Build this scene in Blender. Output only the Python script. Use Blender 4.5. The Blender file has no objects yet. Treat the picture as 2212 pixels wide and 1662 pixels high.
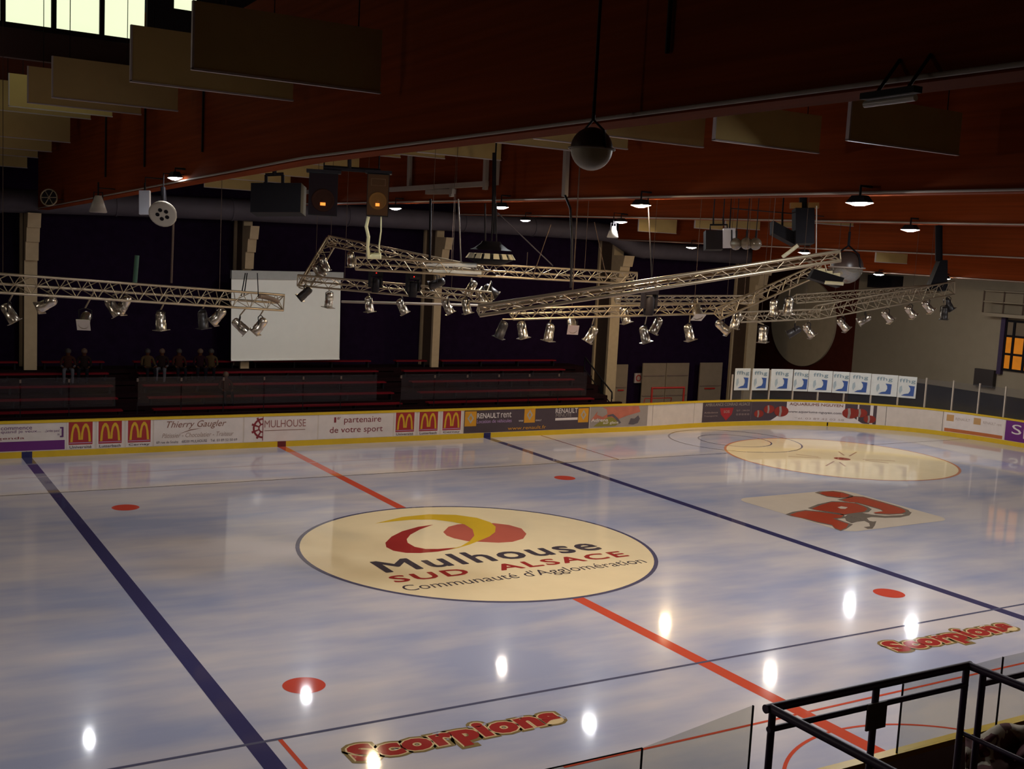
import bpy, bmesh, math, random
from mathutils import Vector, Matrix
random.seed(7)
scene = bpy.context.scene
COL = scene.collection

# ------------------------------------------------------------------ camera, world, exposure
IMG_W, IMG_H, FOC = 2212, 1662, 2441.77
CAM = Vector((-13.7876, -24.1907, 7.3749))
YAW, PITCH, ROLL = 0.5412, 0.1147, 0.0524
CF = Vector((math.sin(YAW)*math.cos(PITCH), math.cos(YAW)*math.cos(PITCH), -math.sin(PITCH)))
_r = Vector((math.cos(YAW), -math.sin(YAW), 0)); _u = _r.cross(CF)
CR = _r*math.cos(ROLL) + _u*math.sin(ROLL)
CU = -_r*math.sin(ROLL) + _u*math.cos(ROLL)
cd = bpy.data.cameras.new('camera'); cam = bpy.data.objects.new('camera', cd); COL.objects.link(cam)
cam.matrix_world = Matrix(((CR.x, CU.x, -CF.x, CAM.x), (CR.y, CU.y, -CF.y, CAM.y), (CR.z, CU.z, -CF.z, CAM.z), (0, 0, 0, 1)))
cd.sensor_fit = 'HORIZONTAL'; cd.sensor_width = 36.0; cd.lens = 36.0*FOC/IMG_W; cd.clip_end = 300
scene.camera = cam
w = bpy.data.worlds.new('world'); scene.world = w; w.use_nodes = True
w.node_tree.nodes['Background'].inputs[0].default_value = (0.35, 0.42, 0.5, 1)
w.node_tree.nodes['Background'].inputs[1].default_value = 0.03
scene.view_settings.view_transform = 'Standard'; scene.view_settings.look = 'None'
scene.view_settings.gamma = 1.0; scene.view_settings.use_curve_mapping = False
scene.view_settings.exposure = 0.0
LAMP_GAIN = 3.3          # strength of every ceiling floodlight

def at(u, v, X=None, Y=None, Z=None, d=None):
    """the place in the hall seen at (u, v) of the photograph, on a plane of the hall or at a ground distance d"""
    r = CF + CR*((u-IMG_W/2)/FOC) - CU*((v-IMG_H/2)/FOC)
    if X is not None: t = (X-CAM.x)/r.x
    elif Y is not None: t = (Y-CAM.y)/r.y
    elif Z is not None: t = (Z-CAM.z)/r.z
    else: t = d/math.hypot(r.x, r.y)
    return CAM + r*t
def pix(p):
    q = Vector(p)-CAM; z = q.dot(CF)
    return IMG_W/2+FOC*q.dot(CR)/z, IMG_H/2-FOC*q.dot(CU)/z

# ------------------------------------------------------------------ materials
MATS = {}
def mat(name, col, rough=0.6, metal=0.0, var=0.12, scale=3.0, stretch=(1, 1, 1), bump=0.0, emit=None, es=1.0, spec=0.5, coat=0.0):
    if name in MATS: return MATS[name]
    m = bpy.data.materials.new(name); m.use_nodes = True; nt = m.node_tree; b = nt.nodes['Principled BSDF']
    b.inputs['Roughness'].default_value = rough; b.inputs['Metallic'].default_value = metal
    b.inputs['Specular IOR Level'].default_value = spec; b.inputs['Coat Weight'].default_value = coat
    tc = nt.nodes.new('ShaderNodeTexCoord'); mp = nt.nodes.new('ShaderNodeMapping'); mp.inputs['Scale'].default_value = stretch
    nz = nt.nodes.new('ShaderNodeTexNoise'); nz.inputs['Scale'].default_value = scale; nz.inputs['Detail'].default_value = 5
    nt.links.new(tc.outputs['Object'], mp.inputs[0]); nt.links.new(mp.outputs[0], nz.inputs['Vector'])
    mx = nt.nodes.new('ShaderNodeMix'); mx.data_type = 'RGBA'
    mx.inputs[6].default_value = tuple(max(0, c*(1-var)) for c in col)+(1,); mx.inputs[7].default_value = tuple(min(1, c*(1+var)) for c in col)+(1,)
    nt.links.new(nz.outputs['Fac'], mx.inputs[0]); nt.links.new(mx.outputs[2], b.inputs['Base Color'])
    if bump:
        bp = nt.nodes.new('ShaderNodeBump'); bp.inputs['Strength'].default_value = bump; bp.inputs['Distance'].default_value = 0.02
        nt.links.new(nz.outputs['Fac'], bp.inputs['Height']); nt.links.new(bp.outputs[0], b.inputs['Normal'])
    if emit:
        b.inputs['Emission Color'].default_value = tuple(emit)+(1,); b.inputs['Emission Strength'].default_value = es
    MATS[name] = m; return m
def glass(name, tint, gloss=0.06, haze=0.1, hazecol=(.4, .4, .42)):
    if name in MATS: return MATS[name]
    m = bpy.data.materials.new(name); m.use_nodes = True; nt = m.node_tree; nt.nodes.clear()
    o = nt.nodes.new('ShaderNodeOutputMaterial'); t = nt.nodes.new('ShaderNodeBsdfTransparent'); g = nt.nodes.new('ShaderNodeBsdfGlossy'); d = nt.nodes.new('ShaderNodeBsdfDiffuse')
    nz = nt.nodes.new('ShaderNodeTexNoise'); nz.inputs['Scale'].default_value = 2.5; mr = nt.nodes.new('ShaderNodeMapRange')
    mr.inputs[3].default_value = haze*0.7; mr.inputs[4].default_value = haze*1.3; nt.links.new(nz.outputs['Fac'], mr.inputs[0])
    t.inputs[0].default_value = tuple(tint)+(1,); g.inputs['Roughness'].default_value = 0.08; d.inputs[0].default_value = tuple(hazecol)+(1,)
    a = nt.nodes.new('ShaderNodeMixShader'); b = nt.nodes.new('ShaderNodeMixShader'); a.inputs[0].default_value = gloss
    nt.links.new(t.outputs[0], a.inputs[1]); nt.links.new(g.outputs[0], a.inputs[2])
    nt.links.new(mr.outputs[0], b.inputs[0]); nt.links.new(a.outputs[0], b.inputs[1]); nt.links.new(d.outputs[0], b.inputs[2]); nt.links.new(b.outputs[0], o.inputs[0])
    MATS[name] = m; return m

ICE_ROUGH = 0.048
def ice_material():
    m = bpy.data.materials.new('ice'); m.use_nodes = True; nt = m.node_tree; b = nt.nodes['Principled BSDF']
    tc = nt.nodes.new('ShaderNodeTexCoord')
    def noise(sc, st, det=4):
        mp = nt.nodes.new('ShaderNodeMapping'); mp.inputs['Scale'].default_value = st
        n = nt.nodes.new('ShaderNodeTexNoise'); n.inputs['Scale'].default_value = sc; n.inputs['Detail'].default_value = det
        nt.links.new(tc.outputs['Object'], mp.inputs[0]); nt.links.new(mp.outputs[0], n.inputs['Vector']); return n
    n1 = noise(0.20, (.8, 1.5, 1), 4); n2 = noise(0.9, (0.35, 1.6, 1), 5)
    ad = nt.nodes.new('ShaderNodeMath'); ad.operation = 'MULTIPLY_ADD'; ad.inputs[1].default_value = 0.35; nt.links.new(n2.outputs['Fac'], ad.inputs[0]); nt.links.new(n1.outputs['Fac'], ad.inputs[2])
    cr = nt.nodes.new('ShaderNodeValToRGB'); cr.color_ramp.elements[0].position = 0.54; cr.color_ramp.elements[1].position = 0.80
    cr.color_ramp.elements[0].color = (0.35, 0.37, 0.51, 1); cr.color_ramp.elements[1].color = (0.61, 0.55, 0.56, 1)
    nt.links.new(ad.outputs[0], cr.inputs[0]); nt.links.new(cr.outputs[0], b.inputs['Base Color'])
    n3 = noise(2.2, (0.3, 1.2, 1), 6); mr = nt.nodes.new('ShaderNodeMapRange'); mr.inputs[3].default_value = ICE_ROUGH*0.7; mr.inputs[4].default_value = ICE_ROUGH*1.5
    nt.links.new(n3.outputs['Fac'], mr.inputs[0]); nt.links.new(mr.outputs[0], b.inputs['Roughness'])
    b.inputs['IOR'].default_value = 1.33; b.inputs['Coat Weight'].default_value = .35; b.inputs['Coat Roughness'].default_value = .22; b.inputs['Coat IOR'].default_value = 1.3
    MATS['ice'] = m; return m
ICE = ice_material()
def paint(name, col, var=0.08):
    return mat('ice_paint_'+name, col, rough=ICE_ROUGH, var=var, scale=1.2)
M_white = mat('board_white', (.62, .53, .46), .35)
M_yellow = mat('board_yellow', (.62, .40, .012), .35)
M_wood = mat('beam_wood', (.165, .030, .006), .9, var=.45, scale=2.2, stretch=(1, .12, 6), spec=.05)
M_roof = mat('roof_boards', (.08, .022, .010), .9, spec=.05, var=.3, stretch=(1, 4, 1))
M_baffle = mat('acoustic_panel', (.44, .32, .13), .95, var=.08, spec=.05)
M_baffle_edge = mat('baffle_edge', (.42, .36, .34), .6, spec=.1)
M_pipe = mat('white_pipe', (.30, .25, .21), .6, spec=.2)
M_black = mat('black_metal', (.007, .006, .008), .6, spec=.12)
M_dark = mat('dark_plastic', (.012, .009, .011), .6, spec=.15)
M_alu = mat('aluminium', (.38, .30, .20), .36, metal=.75, var=.1, scale=9)
M_can = mat('polished_can', (.56, .49, .40), .26, metal=.92, var=.12, scale=14)
M_navy = mat('navy_wall', (.013, .006, .019), .95, spec=0, var=.4)
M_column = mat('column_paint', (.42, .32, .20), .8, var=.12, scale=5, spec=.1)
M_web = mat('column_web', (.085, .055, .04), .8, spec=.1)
M_duct = mat('duct_metal', (.075, .064, .078), .6, metal=.1, var=.2, spec=.2)
M_screen = mat('projection_cloth', (.93, .94, .88), .8, var=.03)
M_concrete = mat('dark_concrete', (.018, .009, .010), .9, var=.3, spec=.05)
M_tier = mat('tier_boards', (.011, .0035, .0045), .9, var=.4, spec=.05)
M_bench = mat('red_bench', (.13, .004, .009), .7, spec=.1)
M_nosing = mat('step_nosing', (.10, .065, .05), .6)
M_endwall = mat('end_wall_paint', (.27, .22, .155), .9, var=.08, scale=2, spec=.05)
M_brownwall = mat('brown_wall', (.075, .016, .009), .9, var=.25, spec=.05)
M_rail = mat('painted_steel', (.05, .026, .065), .45, metal=.1, spec=.4)
M_door = mat('door_paint', (.24, .18, .125), .8, spec=.1)
M_red = mat('red_paint', (.36, .02, .012), .5)
M_glass = glass('plexiglass', (.86, .87, .84), .03, .06, (.30, .28, .24))
M_hazeglass = glass('hazy_plexiglass', (.9, .9, .92), .012, .09, (.085, .065, .07))  # diffuse grey haze mixed into the clear panes

# ------------------------------------------------------------------ mesh helpers
class MB:
    def __init__(s): s.v = []; s.f = []; s.smooth = set()
    def add(s, vs, fs, sm=False):
        n = len(s.v); s.v += [Vector(v) for v in vs]
        for f in fs:
            if sm: s.smooth.add(len(s.f))
            s.f.append(tuple(i+n for i in f))
        return s
    def box(s, a, b):
        x0, y0, z0 = [min(p, q) for p, q in zip(a, b)]; x1, y1, z1 = [max(p, q) for p, q in zip(a, b)]
        return s.hexa([(x0, y0, z0), (x1, y0, z0), (x1, y1, z0), (x0, y1, z0), (x0, y0, z1), (x1, y0, z1), (x1, y1, z1), (x0, y1, z1)])
    def hexa(s, c): return s.add(c, [(3, 2, 1, 0), (4, 5, 6, 7), (0, 1, 5, 4), (1, 2, 6, 5), (2, 3, 7, 6), (3, 0, 4, 7)])
    def obox(s, o, ax, ay, az):      # o centre; half axes
        o, ax, ay, az = map(Vector, (o, ax, ay, az))
        return s.hexa([o-ax-ay-az, o+ax-ay-az, o+ax+ay-az, o-ax+ay-az, o-ax-ay+az, o+ax-ay+az, o+ax+ay+az, o-ax+ay+az])
    def tube(s, pts, r, n=10, cap=True):
        pts = [Vector(p) for p in pts]; rs = r if isinstance(r, (list, tuple)) else [r]*len(pts)
        t0 = (pts[1]-pts[0]).normalized(); a = t0.orthogonal().normalized(); rings = []
        for i, p in enumerate(pts):
            t = (pts[min(i+1, len(pts)-1)]-pts[max(i-1, 0)]).normalized()
            a = (a-t*a.dot(t)).normalized(); b = t.cross(a)
            rings.append([p+(a*math.cos(2*math.pi*k/n)+b*math.sin(2*math.pi*k/n))*rs[i] for k in range(n)])
        vs = [v for g in rings for v in g]; fs = []
        for i in range(len(pts)-1):
            for k in range(n): fs.append((i*n+k, i*n+(k+1) % n, (i+1)*n+(k+1) % n, (i+1)*n+k))
        s.add(vs, fs, True)
        if cap: s.add(rings[0], [tuple(range(n))[::-1]]); s.add(rings[-1], [tuple(range(n))])
        return s
    def lathe(s, o, axis, prof, n=20, cap=True):   # prof: (distance along axis, radius)
        ax = Vector(axis).normalized(); o = Vector(o)
        return s.tube2([o+ax*h for h, _ in prof], [r for _, r in prof], ax, n, cap)
    def tube2(s, pts, rs, ax, n, cap):
        a = ax.orthogonal().normalized(); b = ax.cross(a)
        rings = [[p+(a*math.cos(2*math.pi*k/n)+b*math.sin(2*math.pi*k/n))*r for k in range(n)] for p, r in zip(pts, rs)]
        fs = [(i*n+k, i*n+(k+1) % n, (i+1)*n+(k+1) % n, (i+1)*n+k) for i in range(len(pts)-1) for k in range(n)]
        s.add([v for g in rings for v in g], fs, True)
        if cap: s.add(rings[0], [tuple(range(n))[::-1]]); s.add(rings[-1], [tuple(range(n))])
        return s
    def prism(s, poly, ext):         # poly list of Vector, extruded by ext
        poly = [Vector(p) for p in poly]; e = Vector(ext); n = len(poly)
        return s.add(poly+[p+e for p in poly], [tuple(range(n))[::-1], tuple(range(n, 2*n))]+[(i, (i+1) % n, n+(i+1) % n, n+i) for i in range(n)])
    def mesh(s, name):
        me = bpy.data.meshes.new(name); me.from_pydata([tuple(v) for v in s.v], [], s.f)
        if s.smooth:
            for i in s.smooth: me.polygons[i].use_smooth = True
        me.update(); return me
    def obj(s, name, m, parent=None, origin=None):
        if origin is not None:
            o_ = Vector(origin); s.v = [v-o_ for v in s.v]
        o = link(name, s.mesh(name), m, parent)
        if origin is not None: o.location = origin
        return o
def link(name, me, m, parent=None):
    o = bpy.data.objects.new(name, me); COL.objects.link(o)
    if m is not None and not me.materials: me.materials.append(m)
    if parent is not None:
        o.parent = parent; o.matrix_parent_inverse = parent.matrix_basis.inverted()
    return o
def empty(name, loc): 
    o = bpy.data.objects.new(name, None); o.empty_display_size = .2; COL.objects.link(o); o.location = loc; return o
def tag(o, label=None, cat=None, group=None, kind=None):
    if label: o['label'] = label
    if cat: o['category'] = cat
    if group: o['group'] = group
    if kind: o['kind'] = kind
    return o
def thing(name, loc, label, cat, group=None): return tag(empty(name, loc), label, cat, group)
def struct(o, label=None): o['kind'] = 'structure'; return tag(o, label)
FONT = {}
def raw_text(s, bold, shear, res, sp):
    c = bpy.data.curves.new('t', 'FONT'); c.body = s; c.size = 1; c.offset = bold; c.shear = shear; c.resolution_u = res; c.space_character = sp; c.fill_mode = 'FRONT'
    o = bpy.data.objects.new('t', c); COL.objects.link(o); dg = bpy.context.evaluated_depsgraph_get()
    me = bpy.data.meshes.new_from_object(o.evaluated_get(dg)); bpy.data.objects.remove(o); bpy.data.curves.remove(c)
    vs = [v.co.copy() for v in me.vertices]; fs = [tuple(p.vertices) for p in me.polygons]; bpy.data.meshes.remove(me); return vs, fs
def text_shape(s, bold=0.0, shear=0.0, res=3, sp=1.0):
    """flat letters fitted to a 1x1 box (bold strokes may swell past it) and their faces"""
    key = (s, bold, shear, res, sp)
    if key not in FONT:
        vs, fs = raw_text(s, 0, shear, res, sp)
        x0 = min(v.x for v in vs); x1 = max(v.x for v in vs); y0 = min(v.y for v in vs); y1 = max(v.y for v in vs)
        sh = [(0, 0)]
        if bold >= .06: vs, fs = raw_text(s, bold, shear, res, sp)
        elif bold > 0: sh += [(bold*math.cos(k*math.pi/4+.39), bold*math.sin(k*math.pi/4+.39)) for k in range(8)]
        V, Fc = [], []
        for l_, (dx, dy) in enumerate(sh):
            n = len(V); V += [((v.x+dx-x0)/(x1-x0), (v.y+dy-y0)/(y1-y0), l_*1.2e-4) for v in vs]; Fc += [tuple(i_+n for i_ in f) for f in fs]
        FONT[key] = (V, Fc)
    return FONT[key]
ORD = ['first', 'second', 'third', 'fourth', 'fifth', 'sixth', 'seventh', 'eighth', 'ninth', 'tenth', 'eleventh', 'twelfth', 'thirteenth', 'fourteenth']

# ------------------------------------------------------------------ the rink outline (loop of the boards)
half = [(17.0, 14.78), (19.7, 15.02), (22.4, 14.98), (24.95, 14.6), (27.0, 13.72), (28.8, 12.5), (30.2, 11.0), (31.05, 9.0), (31.5, 6.7), (31.62, 4.0), (31.65, 0.0)]
def catmull(P, n=6):
    out = []
    for i in range(len(P)-1):
        p0, p1, p2, p3 = [Vector(P[min(max(k, 0), len(P)-1)]) for k in (i-1, i, i+1, i+2)]
        for k in range(n):
            t = k/n; out.append(.5*((2*p1)+(p2-p0)*t+(2*p0-5*p1+4*p2-p3)*t*t+(3*p1-p0-3*p2+p3)*t**3))
    return out+[Vector(P[-1])]
arc = catmull([(15.0, 14.76)]+half)
q = [Vector((0, 14.75)), Vector((5, 14.75)), Vector((10, 14.75))]+arc
loop = q + [Vector((p.x, -p.y)) for p in q[-2::-1]]           # right half, far to near
loop = loop + [Vector((-p.x, p.y)) for p in loop[-2:0:-1]]    # closed loop
CUM = [0.0]
for i in range(len(loop)): CUM.append(CUM[-1]+(loop[(i+1) % len(loop)]-loop[i]).length)
LTOT = CUM[-1]
def rim(s, z=0.0, off=0.0):
    """point on the inner face of the boards: s runs along it from the centre line to the right, off into the rink"""
    s = s % LTOT
    lo, hi = 0, len(loop)-1
    while lo < hi:
        mid = (lo+hi+1)//2
        if CUM[mid] <= s: lo = mid
        else: hi = mid-1
    a, b = loop[lo], loop[(lo+1) % len(loop)]; t = (s-CUM[lo])/max(1e-9, (b-a).length)
    p = a.lerp(b, t)
    def nrm(i):
        d = (loop[(i+1) % len(loop)]-loop[(i-1) % len(loop)]).normalized(); return Vector((d.y, -d.x))
    n = nrm(lo).lerp(nrm(lo+1 if lo+1 < len(loop) else 0), t).normalized()
    return Vector((p.x+n.x*off, p.y+n.y*off, z))
def s_at(u, z=1.2):
    lo, hi = -12.0, 38.0
    for _ in range(50):
        m = (lo+hi)/2
        if pix(rim(m, z))[0] < u: lo = m
        else: hi = m
    return lo
def z_at(s, v):
    lo, hi = -1.0, 6.0
    for _ in range(40):
        m = (lo+hi)/2
        if pix(rim(s, m))[1] > v: lo = m
        else: hi = m
    return lo

# ------------------------------------------------------------------ floor: ice and its markings
fl = MB().box((-42, -30, -.3), (40, 28, -.03)).obj('floor_surround', M_concrete); struct(fl, 'dark concrete floor around the rink')
pts = [Vector((p.x, p.y, 0)) for p in loop]
ice = MB(); ice.prism([p+Vector((0, 0, -.03)) for p in pts][::-1], (0, 0, .03))
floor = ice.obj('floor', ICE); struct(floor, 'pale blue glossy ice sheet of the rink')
ZL = [0.0]
def flat(name, poly, m, z, label=None, parent=None):
    o = MB().add([(x, y, z) for x, y in poly], [tuple(range(len(poly)))]).obj(name, m, parent or floor)
    if label: o['label'] = label
    return o
def ring(name, cx, cy, r0, r1, m, z, label=None, a0=0, a1=2*math.pi, n=96):
    b = MB(); k = [a0+(a1-a0)*i/n for i in range(n+1)]
    b.add([(cx+r*math.cos(a), cy+r*math.sin(a), z) for a in k for r in (r0, r1)], [(2*i, 2*i+1, 2*i+3, 2*i+2) for i in range(n)])
    o = b.obj(name, m, floor)
    if label: o['label'] = label
    return o
def strip(name, a, b, wd, m, z, label=None):
    a, b = Vector(a), Vector(b); d = (b-a).normalized(); n = Vector((-d.y, d.x))*wd/2
    return flat(name, [a-n, b-n, b+n, a+n], m, z, label)
def disc(cx, cy, r, n=72, sx=1): return [(cx+r*sx*math.cos(2*math.pi*k/n), cy+r*math.sin(2*math.pi*k/n)) for k in range(n)]
def px_poly(P, sc, ox, oy): return [tuple(at(ox+x/sc, oy+y/sc, Z=0))[:2] for x, y in P]
def floor_text(name, s, x0, x1, y0, y1, m, z, parent, bold=0, shear=0, label=None, sp=1.0):
    vs, fs = text_shape(s, bold, shear, 3, sp)
    o = MB().add([(x0+(x1-x0)*a, y0+(y1-y0)*b, z+l_) for a, b, l_ in vs], fs).obj(name, m, parent)
    if label: o['label'] = label
    return o
P_red = paint('red', (.58, .085, .045)); P_blue = paint('blue', (.05, .045, .12)); P_line = paint('thin', (.10, .10, .16))
P_cream = paint('cream', (.84, .68, .43)); P_spot = paint('spot', (.60, .075, .045)); P_dred = paint('darkred', (.34, .035, .03))
P_gold = paint('gold', (.66, .42, .03)); P_ink = paint('ink', (.07, .055, .065)); P_pink = paint('pinkred', (.50, .12, .08))
P_olive = paint('olive', (.24, .17, .07)); P_pale = paint('pale', (.72, .60, .48)); P_grey = paint('grey', (.20, .16, .13)); P_or = paint('orangered', (.45, .07, .035))
B = 8.573
for y0, y1 in ((14.72, 4.5), (-4.5, -14.72)):
    strip('centre_line', (0, y0), (0, y1), .30, P_red, .002, 'broad red centre line across the ice')
for x in (-B, B):
    strip('blue_line', (x, 14.72), (x, -14.72), .30, P_blue, .002, 'broad dark blue line across the ice, '+('near the white caption logo at left' if x < 0 else 'between the two round white fields'))
strip('thin_line', (-30, 9.27), (31, 9.2), .06, P_line, .003, 'thin dark line along the far side of the ice')
strip('thin_line', (-30, -8.70), (31, -8.68), .07, P_line, .003, 'thin dark line along the near side of the ice')
strip('thin_line', (-4.8, -11.26), (12, -11.2), .06, P_red, .003, 'thin red line along the near boards')
strip('thin_line', (-9.5, 11.55), (4, 11.6), .05, paint('faintred', (.46, .33, .36)), .003, 'faint reddish line along the far boards')
strip('thin_line', (11.12, 14.7), (11.1, 9.23), .08, paint('duskred', (.28, .12, .13)), .003, 'short thin red cross line by the far boards')
strip('thin_line', (-8.2, -8.72), (-8.18, -14.7), .07, P_red, .003, 'short thin red cross line by the near boards')
ring('referee_arc', 0, -14.72, 2.70, 2.76, P_red, .003, 'thin red half circle at the near boards', 0, math.pi, 48)
for x, y in ((-7.14, 6.87), (7.14, 6.87), (-7.14, -6.87), (7.14, -6.87)):
    flat('faceoff_spot', disc(x, y, .36, 40), P_spot, .003, 'orange red face-off spot')
flat('centre_circle', disc(0, 0, 4.5, 128), P_cream, .0035, 'cream painted round field at the middle of the ice')
ring('circle_outline', 0, 0, 4.42, 4.52, paint('outline', (.10, .09, .15)), .0045, 'thin dark outline of the centre circle')
logo = flat('centre_logo', px_poly([(545, 187), (700, 150), (850, 135), (1000, 138), (1120, 155), (1195, 180), (1225, 205), (1222, 235), (1190, 260), (1130, 285), (1080, 305), (1010, 325), (960, 335), (1030, 315), (1080, 285), (1105, 255), (1095, 220), (1050, 192), (980, 178), (880, 165), (760, 165), (650, 175)], 2.6024, 600, 1060), P_gold, .0065, 'yellow swoosh of the town emblem')
flat('red_crescent', px_poly([(875, 193), (790, 205), (700, 230), (640, 260), (605, 295), (610, 320), (650, 340), (720, 352), (800, 353), (900, 345), (985, 330), (1010, 322), (900, 330), (830, 330), (770, 318), (730, 295), (725, 275), (745, 250), (800, 220)], 2.6024, 600, 1060), P_dred, .0055, 'dark red crescent', logo)
flat('red_oval', px_poly([(930, 235), (960, 205), (1010, 192), (1060, 187), (1140, 183), (1215, 185), (1300, 195), (1370, 215), (1398, 245), (1380, 272), (1320, 290), (1240, 295), (1140, 290), (1070, 287), (990, 270), (950, 255)], 2.6024, 600, 1060), P_pink, .0055, 'dark pink oval', logo)
floor_text('lettering', 'Mulhouse', -3.08, 2.95, -1.28, -.36, P_ink, .0055, logo, .022, 0, 'dark lettering', 1.12)
floor_text('lettering', 'SUD  ALSACE', -3.2, 3.2, -2.06, -1.58, P_dred, .0055, logo, .028, 0, 'red lettering', 1.2)
floor_text('lettering', "Communauté d'Agglomération", -3.26, 3.28, -2.85, -2.30, P_ink, .0055, logo, 0, 0, 'thin dark lettering')
# faceoff circle of the end zone
flat('end_circle', disc(20.47, 7.19, 4.5, 96), P_cream, .0035, 'cream round field in the far corner of the ice')
ring('circle_outline', 20.47, 7.19, 4.44, 4.54, paint('outred', (.55, .22, .12)), .0045, 'thin red outline of the far corner circle')
flat('faceoff_spot', disc(20.35, 6.93, .32, 32), paint('brickspot', (.36, .08, .05)), .005, 'dark red spot in the far corner circle')
for sx in (-1, 1):
    for a, b in (((1.0, .35), (2.4, 1.0)), ((1.0, -.35), (2.4, -1.0)), ((.9, .55), (1.5, 1.3)), ((.9, -.55), (1.5, -1.3))):
        strip('hash_mark', (20.35+sx*a[0]*.8, 6.95+a[1]), (20.35+sx*b[0]*.8, 6.95+b[1]), .07, paint('hash', (.45, .26, .17)), .005)
ring('curling_ring', 18.9, 11.6, 2.75, 2.82, P_line, .005, 'thin dark ring near the far boards', 0, 2*math.pi, 64)
ring('curling_ring', 18.9, 11.6, 1.5, 1.56, P_line, .005, 'thin dark inner ring near the far boards', 0, 2*math.pi, 48)
strip('thin_line', (27.0, 14.0), (27.2, -14), .06, P_pale, .003, 'pale line across the ice near the end boards')  # pale strip, with a paler ice colour beyond it
flat('end_zone', [(27.15, 13.5), (28.4, 12.6), (30.1, 10.9), (30.9, 9), (31.4, 6.7), (31.5, 4), (31.5, -4), (31.4, -6.7), (30.9, -9), (30.1, -10.9), (28.4, -12.6), (27.3, -13.5)], paint('endzone', (.60, .54, .50)), .0015, 'paler ice toward the end boards')
# white square with the red letters
sq = []
for (cx, cy, a0) in ((15.0, 1.93, 0), (11.2, 1.93, 90), (11.3, -1.65, 180), (14.95, -1.6, 270)):
    for k in range(7):
        a = math.radians(a0+15*k); sq.append((cx+.5*math.cos(a), cy+.5*math.sin(a)))
nr = flat('radio_logo', sq, P_pale, .0035, 'white rounded square with red letters and a grey cat')
Z8 = (5.8211, 1680, 1040)
for nm, P8, m8 in (('letter', [(515, 150), (570, 135), (700, 132), (820, 148), (905, 178), (880, 203), (780, 207), (620, 188)], P_or),
                   ('letter', [(800, 240), (870, 215), (960, 195), (1080, 205), (1300, 265), (1480, 318), (1590, 358), (1612, 385), (1560, 407), (1400, 414), (1230, 405), (1200, 395), (1330, 378), (1290, 352), (1130, 305), (1000, 270), (900, 265)], P_or),
                   ('letter', [(430, 345), (550, 298), (680, 263), (800, 266), (980, 283), (1080, 318), (1130, 350), (1090, 385), (960, 402), (830, 420), (760, 402), (600, 378), (480, 362)], P_or),
                   ('letter', [(150, 425), (240, 392), (350, 373), (520, 388), (700, 413), (830, 430), (800, 460), (690, 470), (800, 510), (890, 540), (860, 590), (790, 617), (720, 590), (680, 550), (500, 512), (350, 472), (220, 447)], P_or),
                   ('cat', [(840, 450), (900, 410), (1050, 398), (1180, 422), (1350, 438), (1560, 428), (1650, 400), (1630, 375), (1685, 395), (1655, 432), (1540, 457), (1350, 462), (1180, 452), (1120, 465), (1150, 500), (1200, 510), (1240, 505), (1220, 560), (1190, 600), (1130, 602), (1080, 580), (1160, 570), (1150, 530), (1090, 502), (1000, 512), (930, 532), (860, 500)], P_grey)):
    pl = px_poly(P8, *Z8); cx = sum(p[0] for p in pl)/len(pl); cy = sum(p[1] for p in pl)/len(pl)
    if nm == 'letter': flat('letter_outline', [(p[0]+.09*(1 if p[0] > cx else -1), p[1]+.09*(1 if p[1] > cy else -1)) for p in pl], P_grey, .0042, 'thin grey outline', nr)
    flat(nm, pl, m8, .0055 if nm == 'letter' else .0065, 'bold red letter' if nm == 'letter' else 'grey leaping cat', nr)
flat('eye_hole', px_poly([(750, 330), (800, 318), (880, 330), (850, 350), (790, 348)], *Z8), P_pale, .007, 'small white hole of the red letter', nr)
for x0, x1, y0, y1, lb in ((-7.40, -3.92, -10.02, -9.38, 'team name in red and cream on dark outline, near the short red cross line'), (4.12, 7.72, -9.95, -9.28, 'team name in red and cream on dark outline, by the right blue line')):
    o = floor_text('team_logo', 'Scorpions', x0, x1, y0, y1, P_olive, .0035, floor, .165, 0, lb, 1.12)
    floor_text('cream_outline', 'Scorpions', x0, x1, y0, y1, paint('creamgold', (.70, .52, .28)), .0045, o, .095, 0, 'cream outline', 1.12)
    floor_text('lettering', 'Scorpions', x0, x1, y0, y1, P_dred, .0055, o, .06, 0, 'dark red lettering', 1.12)

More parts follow.
